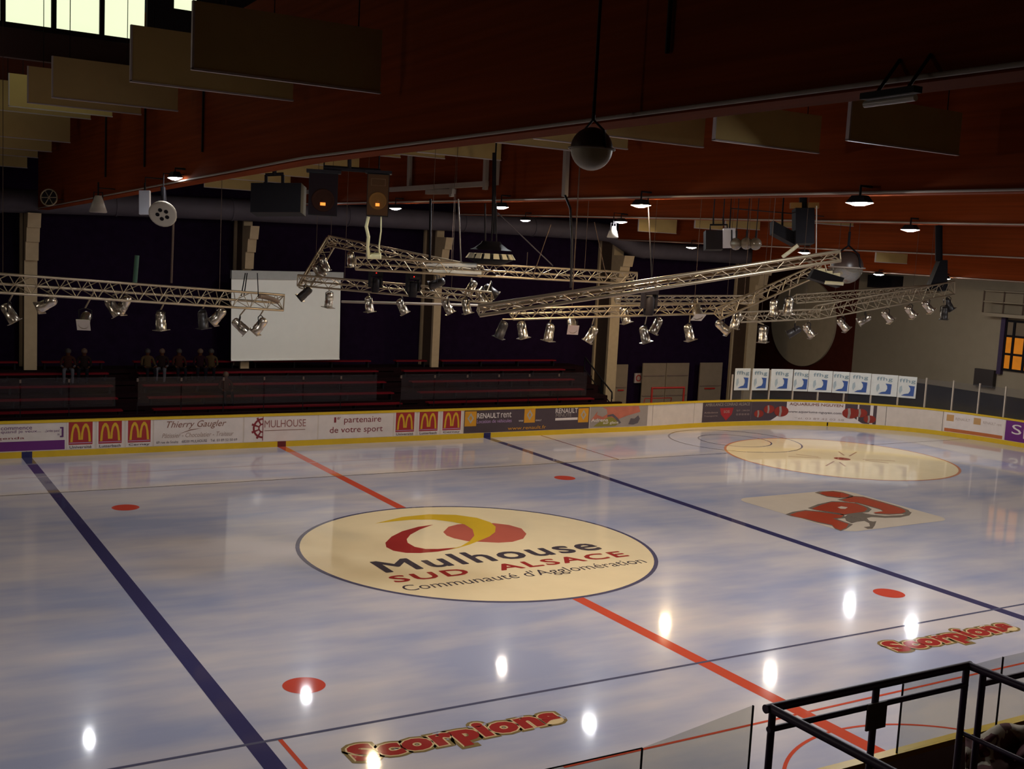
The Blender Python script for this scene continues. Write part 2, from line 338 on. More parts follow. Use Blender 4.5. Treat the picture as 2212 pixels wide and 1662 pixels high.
# ------------------------------------------------------------------ boards round the rink
boards = thing('dasher_boards', (0, 14.75, 0), 'white rink boards with yellow top rail and yellow kick plate', 'rink boards')
def band(b, s0, s1, z0, z1, o0, o1, n=None):
    n = n or max(1, int(abs(s1-s0)/.6)+1); ss = [s0+(s1-s0)*k/n for k in range(n+1)]
    vs = []
    for s in ss: vs += [rim(s, z0, o0), rim(s, z1, o0), rim(s, z1, o1), rim(s, z0, o1)]
    fs = []
    for k in range(n):
        a = 4*k
        for i in range(4): fs.append((a+i, a+(i+1) % 4, a+4+(i+1) % 4, a+4+i))
    fs += [(3, 2, 1, 0), tuple(4*n+i for i in range(4))]
    b.add(vs, fs); return b
NP = 67; LP = LTOT/NP
colour_gap = [(-B-.16, -B+.16, 'blue'), (-.16, .16, 'red'), (B-.16, B+.16, 'blue')]
for k in range(NP):
    s0 = k*LP-LTOT/2+.35; s1 = s0+LP-.02
    band(MB(), s0, s1, .17, 1.13, 0, -.10).obj('board_panel', M_white, boards)
    band(MB(), s0, s1+.02, 1.13, 1.21, .02, -.12).obj('top_rail', M_yellow, boards)
    cuts = [s0]+[c for g in colour_gap for c in g[:2] if s0 < c < s1]+[s1+.02]
    for a, b_ in zip(cuts[:-1], cuts[1:]):
        mid = (a+b_)/2; m = M_yellow
        for g in colour_gap:
            if g[0] < mid < g[1]: m = mat('kick_'+g[2], (.02, .02, .10) if g[2] == 'blue' else (.12, .012, .015), .4)
        band(MB(), a, b_, 0, .20, .015, -.10).obj('kick_plate', m, boards)
band(MB(), s_at(1787, .1)-.03, s_at(1787, .1)+.03, .02, .19, .022, .016).obj('door_gap', M_black, boards)

# adverts on the boards
def ad(name, label, s0, s1, z0, z1, m):
    c = rim((s0+s1)/2, z0)
    t = band(MB(), s0, s1, z0, z1, .008, .001).obj(name, m); return tag(t, label, 'advertisement', 'advertisements on the rink boards')
def ad_rect(name, p, s0, s1, z0, z1, m, off=.012): return band(MB(), s0, s1, z0, z1, off, .008).obj(name, m, p)
def ad_poly(name, p, P, m, off=.014): return MB().add([rim(s, z, off) for s, z in P], [tuple(range(len(P)))]).obj(name, m, p)
def ad_text(p, s, s0, s1, z0, z1, m, bold=0, shear=0, off=.014, skew=0):
    vs, fs = text_shape(s, bold, shear)
    return MB().add([rim(s0+(s1-s0)*a, z0+(z1-z0)*b+skew*a, off+l_*4) for a, b, l_ in vs], fs).obj('lettering', m, p)
A_white = mat('advert_white', (.68, .60, .56), .4); A_red = mat('advert_red', (.34, .018, .02), .4); A_gold = mat('advert_gold', (.62, .36, .015), .4)
A_purple = mat('advert_purple', (.13, .015, .16), .4); A_ptext = mat('advert_purple_ink', (.12, .03, .14), .4); A_ink = mat('advert_ink', (.10, .08, .09), .4)
A_brown = mat('advert_brown', (.22, .09, .06), .4); A_tan = mat('advert_tan', (.36, .26, .22), .4); A_maroon = mat('advert_maroon', (.20, .012, .02), .4)
A_dark = mat('advert_charcoal', (.065, .042, .05), .4); A_amber = mat('advert_amber', (.60, .27, .012), .4); A_silver = mat('advert_silver', (.48, .44, .38), .3, metal=.4)
A_grey = mat('advert_grey', (.30, .25, .22), .4); A_coral = mat('advert_coral', (.46, .13, .08), .4, var=.3); A_green = mat('advert_green', (.22, .19, .03), .4)
A_fish = mat('advert_fish_red', (.26, .025, .014), .4, var=.3); A_lilac = mat('advert_lilac', (.45, .28, .50), .4)
a = ad('advert_panel', 'white advert with purple slogan, bracket and purple band, at the left edge', -10.6, -7.38, .215, 1.12, A_white)
ad_rect('purple_band', a, -10.6, -7.42, .235, .545, A_purple)
ad_text(a, 'commence', -9.35, -8.42, .93, 1.02, A_ptext); ad_text(a, 'quand je veux...', -9.35, -8.15, .80, .92, A_ptext)
ad_text(a, "...j'arrête quand", -8.05, -6.76-.83, .80, .91, A_ptext); ad_text(a, 'je veux', -8.05+.4, -7.58, .68, .79, A_ptext)
ad_text(a, ']', -7.56, -7.47, .65, .97, A_ptext, .03); ad_text(a, 'agenda', -9.6, -8.65, .60, .70, A_maroon)
def arches(label, s0, cap, wd=.75):
    t = ad('advert_panel', label, s0-.06, s0+wd+.06, .215, 1.14, A_white)
    ad_rect('red_square', t, s0, s0+wd, .37, 1.135, A_red)
    for sg in (0, 1):
        cx = s0+wd*(.29+.42*sg)
        P0 = [(-.225, .46), (-.19, .75), (-.13, .97), (-.045, 1.07), (.045, 1.07), (.13, .97), (.19, .75), (.21, .53)]
        P1 = [(.115, .53), (.10, .75), (.06, .90), (0, .975), (-.06, .90), (-.10, .75), (-.125, .46)]
        ad_poly('golden_arch', t, [(cx+x*wd*1.0, z) for x, z in (P0 if not sg else [(-x, z) for x, z in P0])]+[(cx+x*wd, z) for x, z in (P1 if not sg else [(-x, z) for x, z in P1])], A_gold, .016+.001*sg)
    ad_rect('white_stripe', t, s0+.02, s0+wd-.02, .415, .438, A_lilac, .014)
    ad_text(t, cap, s0+.03, s0+wd-.03, .245, .335, A_ink, .01)
arches('red square advert with golden arches captioned Université, left trio beside purple slogan', -7.30, 'Université')
arches('red square advert with golden arches captioned Lutterbach, left trio, middle one', -6.36, 'Lutterbach')
arches('red square advert with golden arches captioned Cernay, left trio beside the script lettering', -5.41, 'Cernay')
a = ad('advert_panel', 'white advert with brown script name and thin address lines', -4.55, -1.45, .215, 1.12, A_white)
ad_text(a, 'Thierry Gaugler', -4.12, -2.05, .76, 1.06, A_brown, -.005, .35); ad_poly('flourish', a, [(-3.72, .60), (-3.3, .72), (-2.9, .79), (-3.3, .75)], A_brown)
ad_text(a, 'Pâtissier - Chocolatier - Traiteur', -4.28, -1.78, .48, .64, A_tan, -.005, .3); ad_text(a, '69 rue de Soultz', -4.46, -3.72, .29, .38, A_ink); ad_text(a, '68200 MULHOUSE', -3.6, -2.72, .29, .38, A_ink); ad_text(a, 'Tél. 03 89 52 50 69', -2.6, -1.65, .29, .38, A_ink)
a = ad('advert_panel', 'white advert with red half wheel and thin town name', -1.40, 1.35, .215, 1.12, A_white)
for r0, r1 in ((.30, .37), (.12, .17)):
    P = [(-.72-r1*math.cos(math.radians(t)), .71+r1*math.sin(math.radians(t))) for t in range(-90, 91, 12)]+[(-.72-r0*math.cos(math.radians(t)), .71+r0*math.sin(math.radians(t))) for t in range(90, -91, -12)]
    ad_poly('wheel', a, P, A_maroon)
for t in (-60, -20, 20, 60):
    c_, s_ = math.cos(math.radians(t)), math.sin(math.radians(t))
    ad_poly('paddle', a, [(-.72-.14*c_-.02*s_, .71+.14*s_-.02*c_), (-.72-.14*c_+.02*s_, .71+.14*s_+.02*c_), (-.72-.43*c_+.04*s_, .71+.43*s_+.04*c_), (-.72-.43*c_-.04*s_, .71+.43*s_-.04*c_)], A_maroon, .015)
ad_rect('wheel_axis', a, -.73, -.705, .26, 1.14, A_maroon, .016)
ad_text(a, 'MULHOUSE', -.66, .90, .72, .99, mat('advert_rose', (.30, .12, .11), .4), -.012); ad_rect('underline', a, -.66, .88, .60, .62, A_brown)
a = ad('advert_panel', 'white advert with maroon partner slogan in two lines', 1.40, 4.40, .215, 1.12, A_white)
ad_text(a, '1', 2.0, 2.08, .82, 1.02, A_maroon); ad_text(a, 'er', 2.12, 2.26, .93, 1.02, A_maroon); ad_text(a, 'partenaire', 2.40, 3.90, .73, 1.02, A_maroon)
ad_text(a, 'de votre sport', 1.84, 3.98, .36, .66, A_maroon)
arches('red square advert with golden arches, right trio, beside the partner slogan', 4.52, 'Université', .78)
arches('red square advert with golden arches, right trio, middle one', 5.52, 'Lutterbach', .80)
arches('red square advert with golden arches, right trio, beside the charcoal advert', 6.54, 'Cernay', .80)
a = ad('advert_panel', 'long charcoal advert with three amber squares and white lettering', 7.49, 13.52, .215, 1.13, A_dark)
for x0 in (7.52, 10.28, 12.95):
    lo_ = .49 if x0 < 9 else (.55 if x0 < 12 else .48)
    t = ad_rect('amber_square', a, x0, x0+.52, lo_, lo_+.60, A_amber); cx, cz = x0+.26, lo_+.32
    MB().add([rim(cx+x, cz+z, .015) for x, z in ((0, .22), (.15, 0), (0, -.22), (-.15, 0), (0, .11), (.07, 0), (0, -.11), (-.07, 0))], [(0, 1, 5, 4), (1, 2, 6, 5), (2, 3, 7, 6), (3, 0, 4, 7)]).obj('diamond', A_silver, t)
ad_text(a, 'RENAULT', 8.07, 9.10, .80, 1.00, A_white, .02); ad_text(a, 'rent', 9.17, 9.66, .80, 1.02, A_white)
ad_text(a, 'Location de véhicules', 8.07, 9.68, .60, .74, A_lilac); ad_text(a, 'www', 10.02, 10.24, .60, .67, A_white); ad_text(a, 'RENAULT', 10.84, 11.12, .60, .67, A_white)
ad_text(a, 'RENAULT', 11.80, 12.90, .90, 1.10, A_white, .01); ad_text(a, 'MINUTE', 11.82, 12.60, .74, .88, A_grey); ad_rect('white_bar', a, 11.80, 12.92, .60, .70, A_white)
ad_text(a, 'www.renault.fr', 9.52, 11.36, .28, .42, A_amber)
a = ad('advert_panel', 'coral and grey picture advert with dark blot and white lettering', 13.56, 16.62, .225, 1.13, A_grey)
ad_poly('coral_swash', a, [(13.6, .55), (13.9, .9), (14.2, 1.1), (16.1, 1.11), (16.2, .85), (15.5, .70), (15.0, .55), (14.6, .45), (14.0, .62)], A_coral)
ad_poly('grey_head', a, [(13.9, .78), (13.95, 1.0), (14.15, 1.1), (14.4, 1.0), (14.45, .8), (14.2, .68)], A_grey, .016)
ad_poly('green_swirl', a, [(13.75, .28), (14.1, .5), (14.55, .68), (14.8, .62), (15.1, .38), (14.9, .28)], A_green, .017)
ad_poly('dark_curve', a, [(14.45, .75), (14.75, .80), (15.0, .62), (15.2, .40), (15.1, .36), (14.9, .56), (14.7, .70), (14.45, .68)], A_ink, .018)
ad_poly('dark_blot', a, [(15.6, .33), (15.7, .58), (15.9, .56), (16.1, .70), (16.2, .55), (16.1, .36), (15.85, .30)], A_ink, .016)
ad_text(a, 'Adrena', 13.62, 14.5, .48, .62, A_white, .015, 0, .020); ad_text(a, 'sur glace', 14.25, 15.05, .34, .48, A_white, .015, 0, .020)
sA, sB, sC, sD = s_at(1517, .6), s_at(1697, .6), s_at(1822, .6), s_at(1893, .6)
sM = s_at(1622, .6)
a = ad('advert_panel', 'dark advert with red shield before the far corner', sA, sM, .215, 1.13, A_dark)
L = sM-sA
ad_text(a, 'AMBULANCE CONRAD ALSACE', sA+.15, sM-.1, .95, 1.09, A_grey, .01)
for i in range(2):
    ad_text(a, ('Ambulance', 'Transports')[i], sA+.1, sA+.32*L, .62-.17*i, .70-.17*i, A_tan); ad_text(a, ('7j/7 - 24h/24', '03 89 00 00 00')[i], sA+.70*L, sM-.1, .66-.17*i, .75-.17*i, A_tan)
ad_poly('red_shield', a, [(sA+.36*L, .85), (sA+.64*L, .86), (sA+.61*L, .55), (sA+.5*L, .26), (sA+.39*L, .55)], A_red); ad_text(a, 'SOS', sA+.44*L, sA+.56*L, .62, .74, A_tan, .01, 0, .018)
a = ad('advert_panel', 'long white and dark advert with red tropical fish at both ends', sM, sD, .215, 1.13, A_white)
sE = s_at(1700, .6)
def ad_strip(name, p, cols, m, off=.012):
    b = MB(); b.add([v for s_, z0, z1 in cols for v in (rim(s_, z0, off), rim(s_, z1, off))], [(2*k, 2*k+1, 2*k+3, 2*k+2) for k in range(len(cols)-1)]); return b.obj(name, m, p)
nW = 14; Lw = sE-sM; ad_strip('dark_water', a, [(sM+Lw*k/nW, .22 if k/nW < .55 else .22+.62*((k/nW-.55)/.45)**1.2, 1.12) for k in range(nW+1)], A_dark)
sG = s_at(1824, .6); Lg = sD-sG; ad_strip('dark_water', a, [(sG+Lg*k/nW, .22 if k/nW > .6 else .22+.6*(1-k/nW/.6)**1.2, 1.12) for k in range(nW+1)], A_dark)
for cx, cz, k in ((sE-.16*Lw, .66, 1.15), (sE-.50*Lw, .76, .9), (sE-.78*Lw, .55, .8), (sG+.18*Lg, .68, 1.15), (sG+.50*Lg, .72, .95), (sG+.80*Lg, .45, .85)):
    f = ad_poly('fish', a, [(cx+.34*k*math.cos(t*.3142), cz+.22*k*math.sin(t*.3142)) for t in range(20)], A_fish, .022)
    MB().add([rim(cx+x*k, cz+z*k, .032) for x, z in ((-.12, .20), (-.02, .21), (.02, 0), (-.02, -.21), (-.12, -.20), (-.09, 0))], [tuple(range(6))]).obj('fish_stripe', A_grey, f)
ad_text(a, 'AQUARIUMS NGUYEN', sE+.1, sG-.1, .93, 1.08, A_brown, .02); ad_text(a, 'www.aquariums-nguyen.com', sE+.05, sG-.15, .57, .70, A_ink, .01); ad_text(a, 'Tél. 03 89 42 02 58', sE+.4, sG, .29, .38, A_tan)
s0, s1 = s_at(2040, .6), s_at(2169, .6)
a = ad('advert_panel', 'faded white advert with two pale amber squares and orange strip', s0, s1, .215, 1.12, A_white)
for f_ in (.03, .48):
    t = ad_rect('amber_square', a, s0+f_*(s1-s0), s0+(f_+.12)*(s1-s0), .72, 1.02, mat('advert_faded_amber', (.50, .27, .10), .5))
ad_text(a, 'RENAULT', s0+.18*(s1-s0), s0+.42*(s1-s0), .80, .92, A_tan); ad_text(a, 'RENAULT rent', s0+.64*(s1-s0), s0+.95*(s1-s0), .80, .92, A_tan); ad_rect('orange_strip', a, s0+.02, s1-.05, .225, .38, mat('advert_orange', (.45, .12, .03), .4))
a = ad('advert_panel', 'purple advert with large white letters at the right edge', s1+.05, s1+5.5, .215, 1.12, A_purple)
ad_text(a, 'Sport', s1+.35, s1+2.9, .40, .98, A_white)

# glass shields, posts and white banners over the boards in the far right corner
shield = thing('corner_glass', rim(s_at(1800), 1.2), 'clear rink glass on slim pale posts above the far right boards', 'rink glass')
post_u = [1622, 1661, 1712, 1766, 1822, 1880, 1938, 1996, 2054, 2110, 2166, 2225, 2290]
ps = [s_at(1580)]+[s_at(u) if u < 2200 else s_at(2166)+(u-2166)/58*1.28 for u in post_u]
for i, s in enumerate(ps):
    zt = 2.62 if i else 2.4
    MB().obox(rim(s, (1.2+zt)/2, -.05), (.03, 0, 0), (0, .03, 0), (0, 0, (zt-1.2)/2)).obj('glass_post', mat('post_cream', (.50, .42, .34), .4), shield)
    if i < len(ps)-1: band(MB(), s+.03, ps[i+1]-.03, 1.22, 2.55, -.045, -.055).obj('glass_pane', glass('corner_plexi', (.92, .92, .93), .03, .03), shield)
ban_u = [(1586, 1619), (1624, 1659), (1664, 1711), (1713, 1745), (1746, 1797), (1798, 1833), (1834, 1880), (1881, 1938), (1939, 1979)]
P_ban = mat('banner_white', (.62, .62, .58), .5); P_teal = mat('banner_teal', (.20, .28, .32), .5); P_bblue = mat('banner_blue', (.035, .08, .26), .5)
for i, (u0, u1) in enumerate(ban_u):
    s0, s1 = s_at(u0, 2), s_at(u1, 2); tt = i/8
    zt = z_at(s0, 796+.000108*(u0-1586)**2+.008*(u0-1586)); zb = zt-1.02
    o = band(MB(), s0, s1, zb, zt, .012, .004).obj('banner', P_ban)
    tag(o, f'white banner with blue skater emblem, {ORD[i]} from the left of nine on the corner glass', 'banner', 'skater banners on the corner glass')
    cx = (s0+s1)/2; hw = .36
    vs, fs = text_shape('ffhg', .008, 0, 3, 1.1)
    MB().add([rim(cx-hw+2*hw*a_, zt-.34+.22*b_, .03+l_*4) for a_, b_, l_ in vs], fs).obj('lettering', P_teal, o)
    MB().add([rim(cx+x, zb+z, .03) for x, z in ((.05, .60), (.34, .58), (.32, .10), (-.25, .10), (-.10, .18), (.08, .22), (.15, .35), (.14, .48))], [tuple(range(8))]).obj('emblem', P_bblue, o)
    MB().add([rim(cx+x, zb+z, .03) for x, z in ((-.34, .5), (-.24, .58), (-.20, .35), (-.30, .16), (-.36, .3))], [tuple(range(5))]).obj('emblem', mat('banner_paleblue', (.36, .42, .44), .5), o)

# ------------------------------------------------------------------ the hall: walls, roof, beams, columns
struct(MB().box((-42, 20.3, -.03), (26.3, 20.6, 12)).obj('wall_back', M_navy), 'dark navy far wall behind the stands')
struct(MB().box((26.3, 26.0, -.03), (34, 26.3, 12)).obj('wall_recess', M_brownwall), 'brown wall of the recess in the far corner')
struct(MB().box((-42, -30, -.03), (-41.7, 20.6, 12)).obj('wall_left', M_navy)); struct(MB().box((-42, -30.3, -.03), (34, -30, 12)).obj('wall_near', mat('near_wall_bounce', (.62, .50, .36), .9)))  # unseen near wall given a pale colour to bounce light onto the panels
ew = MB().box((33, -30, 2.0), (33.3, 18.35, 12)).obj('wall_right', M_endwall); struct(ew, 'dull cream end wall on the right')
struct(MB().box((32.9, -30, -.03), (33.3, 18.35, 2.0)).obj('wall_right_base', mat('dark_wainscot', (.006, .004, .008), .9, spec=0)), 'dark lower part of the end wall')
bw = MB().box((33.0, 18.35, -.03), (33.3, 26.3, 12)).obj('wall_right_brown', M_brownwall); struct(bw, 'brown end wall behind the big pale disc')
c0 = at(1740, 700, X=32.9)
tag(MB().lathe((32.98, 22.1, 4.4), (-1, 0, 0), [(0, 2.45), (.12, 2.45)], 72).obj('wall_disc', mat('disc_paint', (.50, .40, .27), .9, spec=.05)), 'large pale round disc mounted on the brown end wall', 'wall disc')
# roof in two slopes with a raised ridge light
M_rf = M_roof
rb = MB()
def roof_z(y, x): 
    base = 10.55+ (y+27)*.055 if y < 3 else 12.2-(y-3)*.09
    return base-(0 if x < 12 else min(1.3, (x-12)*.16))
for xa, xb in ((-42, 12), (12, 20), (20, 33.3)):
    for ya, yb in ((-30, -6), (3, 26.3)):
        rb.hexa([(xa, ya, roof_z(ya, xa)), (xb, ya, roof_z(ya, xb)), (xb, yb, roof_z(yb, xb)), (xa, yb, roof_z(yb, xa)), (xa, ya, roof_z(ya, xa)+.2), (xb, ya, roof_z(ya, xb)+.2), (xb, yb, roof_z(yb, xb)+.2), (xa, yb, roof_z(yb, xa)+.2)])
rb.box((-42, -6.2, 14.2), (33.3, 3.2, 14.4)); rb.box((-42, -6.2, 11.6), (33.3, -6.0, 14.3)); 
struct(rb.obj('ceiling', M_roof), 'dark boarded roof')
# glazed ridge wall: bright panes between posts
M_day = mat('daylight_pane', (.8, .85, .75), .4, emit=(.92, 1.0, .66), es=1.0)
rw = MB().box((-42, 2.0, 10.9), (33.3, 2.2, 11.58)).obj('wall_ridge', mat('ridge_sill', (.05, .022, .018), .7)); struct(rw, 'dark sill wall under the roof windows')
struct(MB().box((-42, 2.0, 13.3), (33.3, 2.2, 14.3)).obj('wall_ridge_head', M_roof))
edges = [at(u, 40, Y=2.0).x for u in (-330, -220, -108, 6, 116, 220, 318)]
win = struct(empty('window_1', (edges[2], 2.05, 11.58)), 'bright daylight windows high in the roof')
for a_, b_ in zip(edges[:-1], edges[1:]):
    MB().box((a_+.05, 2.04, 11.58), (b_-.05, 2.08, 13.3)).obj('pane', M_day, win); MB().box((a_-.05, 1.95, 11.5), (a_+.05, 2.1, 13.35)).obj('mullion', M_black, win)
MB().box((edges[0], 1.93, 11.5), (edges[-1], 2.1, 11.6)).obj('sill', M_dark, win)
win2 = struct(empty('window_2', (-7.2, 2.05, 11.9)), 'bright daylight window in the next roof bay')
xa, xb = at(376, 10, Y=2.0).x, at(425, 10, Y=2.0).x
MB().box((xa, 2.04, at(390, 20, Y=2.0).z), (xb, 2.08, 13.3)).obj('pane', M_day, win2)
struct(MB().box((edges[-1], 2.0, 11.3), (xa, 2.15, 13.4)).obj('wall_ridge_post', M_dark)); struct(MB().box((xa, 2.0, 11.3), (xb, 2.03, at(390, 20, Y=2.0).z)).obj('wall_ridge_pane_sill', M_dark)); struct(MB().box((xb, 2.0, 11.3), (33.3, 2.2, 13.4)).obj('wall_ridge_closed', M_dark))
for xd in (.6, 8.6, 16.8): struct(MB().box((xd, -6.0, 10.9), (xd+.34, 2.0, 14.2)).obj('wall_ridge_light_block', M_roof))  # unseen partitions added to stop daylight running along the ridge
# great timber beams across the hall
beam_bottom = [(-7.8, 8.28, 8.60), (.6, 8.76, 8.62), (8.6, 8.90, 8.50), (16.8, 8.27, 7.90), (25.0, 7.50, 7.10)]
words_b = ['nearest, hung with the acoustic panels', 'second from the camera, with the white conduits', 'third from the camera', 'fourth from the camera', 'farthest, before the end wall']
BEAMS = []
def beam_z(i, y):
    x, zf, zn = beam_bottom[i]
    if i == 0: return 8.60 if y < -8 else 8.60-(y+8)*.021
    return zf+(zn-zf)*(19.4-y)/34
for i, (x, zf, zn) in enumerate(beam_bottom):
    ys = [18.02, -8, -29.9]; b = MB(); H = 2.75 if i < 3 else 2.5
    for ya, yb in zip(ys[:-1], ys[1:]):
        za, zb = beam_z(i, ya), beam_z(i, yb)
        b.hexa([(x, yb, zb), (x+.34, yb, zb), (x+.34, ya, za), (x, ya, za), (x, yb, zb+H), (x+.34, yb, zb+H), (x+.34, ya, za+H), (x, ya, za+H)])
    o = b.obj('roof_beam', M_wood); tag(o, 'deep dark red-brown timber roof beam, '+words_b[i], 'beam', 'timber roof beams'); BEAMS.append(o)
    r_ = MB().tube([(x-.04, y, beam_z(i, y)+.03) for y in (18.0, -8, -29)], .022 if i else .018, 8)
    r_.obj('edge_conduit', M_pipe, o)
    if i == 0:
        for yy in (-16.5, 2.2, -2.5, 6.5, -21): MB().tube([(x-.03, yy, beam_z(0, yy)+.5), (x-.03, yy, 11.2)], .022, 6).obj('drop_conduit', M_dark, o)
# white conduits on the second beam
cw = thing('conduit_run', at(1050, 400, X=.5), 'white square conduits fixed to the second roof beam', 'conduit')
def on2(u, v): return at(u, v, X=.48)
for a_, b_ in (((886, 322), (884, 402)), ((1052, 308), (1048, 410)), ((1076, 308), (1071, 400)), ((1225, 305), (1220, 425)), ((842, 410), (1052, 397)), ((600, 420), (700, 412)), ((922, 415), (980, 414)), ((976, 405), (976, 425))):
    A_, B_ = on2(*a_), on2(*b_); dr = (B_-A_).normalized(); n_ = dr.cross(Vector((1, 0, 0))).normalized()
    MB().obox((A_+B_)/2, (B_-A_)/2, n_*.065, (.05, 0, 0)).obj('conduit', M_pipe, cw)
# columns
STAND_TOP = at(650, 780, Y=18.95).z-.30
col_x = [(-8.107, -7.677), (-.26, .08), (8.09, 8.43), (17.345, 17.9), (26.0, 26.6)]
col_l = ['cream concrete column at the left end of the stands', 'cream concrete column behind the projection screen', 'cream concrete column right of the projection screen', 'tall cream concrete column at the end of the stands', 'cream concrete column in the far corner behind the banners']
for i, (xa, xb) in enumerate(col_x):
    yf = 19.0; zb = 0 if i > 2 else STAND_TOP; zt = beam_z(i, 19.3)
    t = thing('column', ((xa+xb)/2, yf+.6, zb), col_l[i], 'column', 'concrete columns along the far wall')
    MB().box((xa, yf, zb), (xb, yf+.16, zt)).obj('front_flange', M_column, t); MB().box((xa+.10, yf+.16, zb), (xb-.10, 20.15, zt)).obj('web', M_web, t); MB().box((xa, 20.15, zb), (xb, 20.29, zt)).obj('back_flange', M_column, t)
    zh = min(zt, 7.95 if i < 3 else 7.6)-.02
    for dep, z1, z0 in ((.86, zh, zh-.50), (.56, zh-.50, zh-1.0), (.30, zh-1.0, zh-1.65)):
        MB().hexa([(xa, yf-dep*.85, z0), (xb, yf-dep*.85, z0), (xb, yf, z0), (xa, yf, z0), (xa, yf-dep, z1), (xb, yf-dep, z1), (xb, yf, z1), (xa, yf, z1)]).obj('haunch_step', M_column, t)
# air duct
duct = thing('air_duct', at(500, 450, Y=18.5), 'long round grey air duct along the far wall under the roof', 'duct')
dp = [Vector((-24, 18.5, 7.9)), at(0, 433, Y=18.5), at(250, 442, Y=18.5), at(500, 453, Y=18.5), at(750, 466, Y=18.5), at(1000, 480, Y=18.5), at(1150, 490, Y=18.5), at(1290, 500, Y=18.5)]
for a_, b_ in zip(dp[:-1], dp[1:]):
    MB().tube([a_, b_], .41, 20).obj('duct_section', M_duct, duct); d_ = (b_-a_).normalized(); MB().tube([a_-d_*.03, a_+d_*.03], .435, 20).obj('duct_collar', M_duct, duct)
MB().tube([at(1290, 500, Y=18.5), at(1322, 505, Y=18.5), at(1345, 520, Y=18.5), at(1368, 536, Y=18.5), at(1395, 541, Y=18.5)], .40, 20).obj('duct_bend', M_duct, duct)
MB().tube([at(1395, 541, Y=18.5), at(1640, 556, Y=18.5)], .38, 20).obj('duct_section', M_duct, duct)

def ceil_z(p): return 14.2 if -6 < p.y < 2 else roof_z(p.y, p.x)+.05
def hang(t, p, r=.008, m=None): MB().tube([p, Vector((p.x, p.y, ceil_z(p)))], r, 5).obj('hanger', m or M_black, t)
# ------------------------------------------------------------------ acoustic baffles hanging under the roof
zb_tab = [(-15, 9.05), (-11.2, 9.24), (-8.1, 9.42), (-5, 9.6), (-1.6, 9.79), (1.5, 9.96), (4.5, 10.14), (7.2, 10.28), (10.2, 9.85), (13.4, 9.75), (16.2, 9.70), (18.8, 9.44)]
def zbaf(y):
    for (y0, z0), (y1, z1) in zip(zb_tab[:-1], zb_tab[1:]):
        if y <= y1: return z0+(z1-z0)*(y-y0)/(y1-y0)
    return zb_tab[-1][1]
def baffle(x0, x1, y, z, h, label, group):
    t = thing('acoustic_baffle', ((x0+x1)/2, y, z), label, 'acoustic panel', group)
    MB().box((x0, y-.025, z), (x1, y+.025, z+h)).obj('panel', M_baffle, t)
    e = MB(); e.box((x0-.012, y-.03, z-.012), (x1+.012, y+.03, z+.012)); e.box((x0-.012, y-.03, z), (x0+.012, y+.03, z+h)); e.obj('frame', M_baffle_edge, t)
    for xx in (x0+.3, x1-.3): MB().tube([(xx, y, z+h-.02), (xx, y, roof_z(y, xx)+.05 if not -6 < y < 3 else 14.2)], .008, 5).obj('hanger', M_dark, t)
rows = [-11.2, -8.1, -5.0, -1.6, 1.5, 4.5, 7.2, 10.2, 13.4, 16.2, 18.6]
for k, y in enumerate(rows):
    if y == -5.0: continue
    baffle(-10.35, -8.08, y, zbaf(y), .74, ('large olive brown acoustic panel at upper left, nearest the camera' if k == 0 else f'brown acoustic panel in the row left of the nearest beam, {ORD[k-1]} one from the front'), 'acoustic panels left of the nearest beam')
rows2 = [-13.1, -10.35, -7.4, -5.0, -3.1, 0.2, 3.2, 6.0, 9.0, 12.0, 15.2, 18.2]
for k, y in enumerate(rows2):
    baffle(-2.05, .2, y, (9.14, 9.30, 9.55, 9.64, 9.7)[k] if k < 5 else zbaf(y)-.25, .6, f'acoustic panel between the two nearest beams, {ORD[k]} one from the right', 'acoustic panels between the two nearest beams')
def px_baffle(u0, v0, u1, v1, X, k):
    p = at(u1, v1, X=X); q_ = at(u0, v1, Y=p.y); t_ = at(u1, v0, Y=p.y)
    baffle(q_.x, p.x, p.y, p.z, max(.4, t_.z-p.z), f'pale acoustic panel under the far roof, {ORD[k]} one from the left', 'acoustic panels in the far bays')
for k, a_ in enumerate(((1378, 474, 1460, 505), (1500, 470, 1560, 497), (1566, 470, 1640, 497), (1672, 474, 1722, 493), (1740, 470, 1842, 489), (1890, 553, 1958, 570))): px_baffle(*a_, 16.5 if k < 5 else 24.7, k)

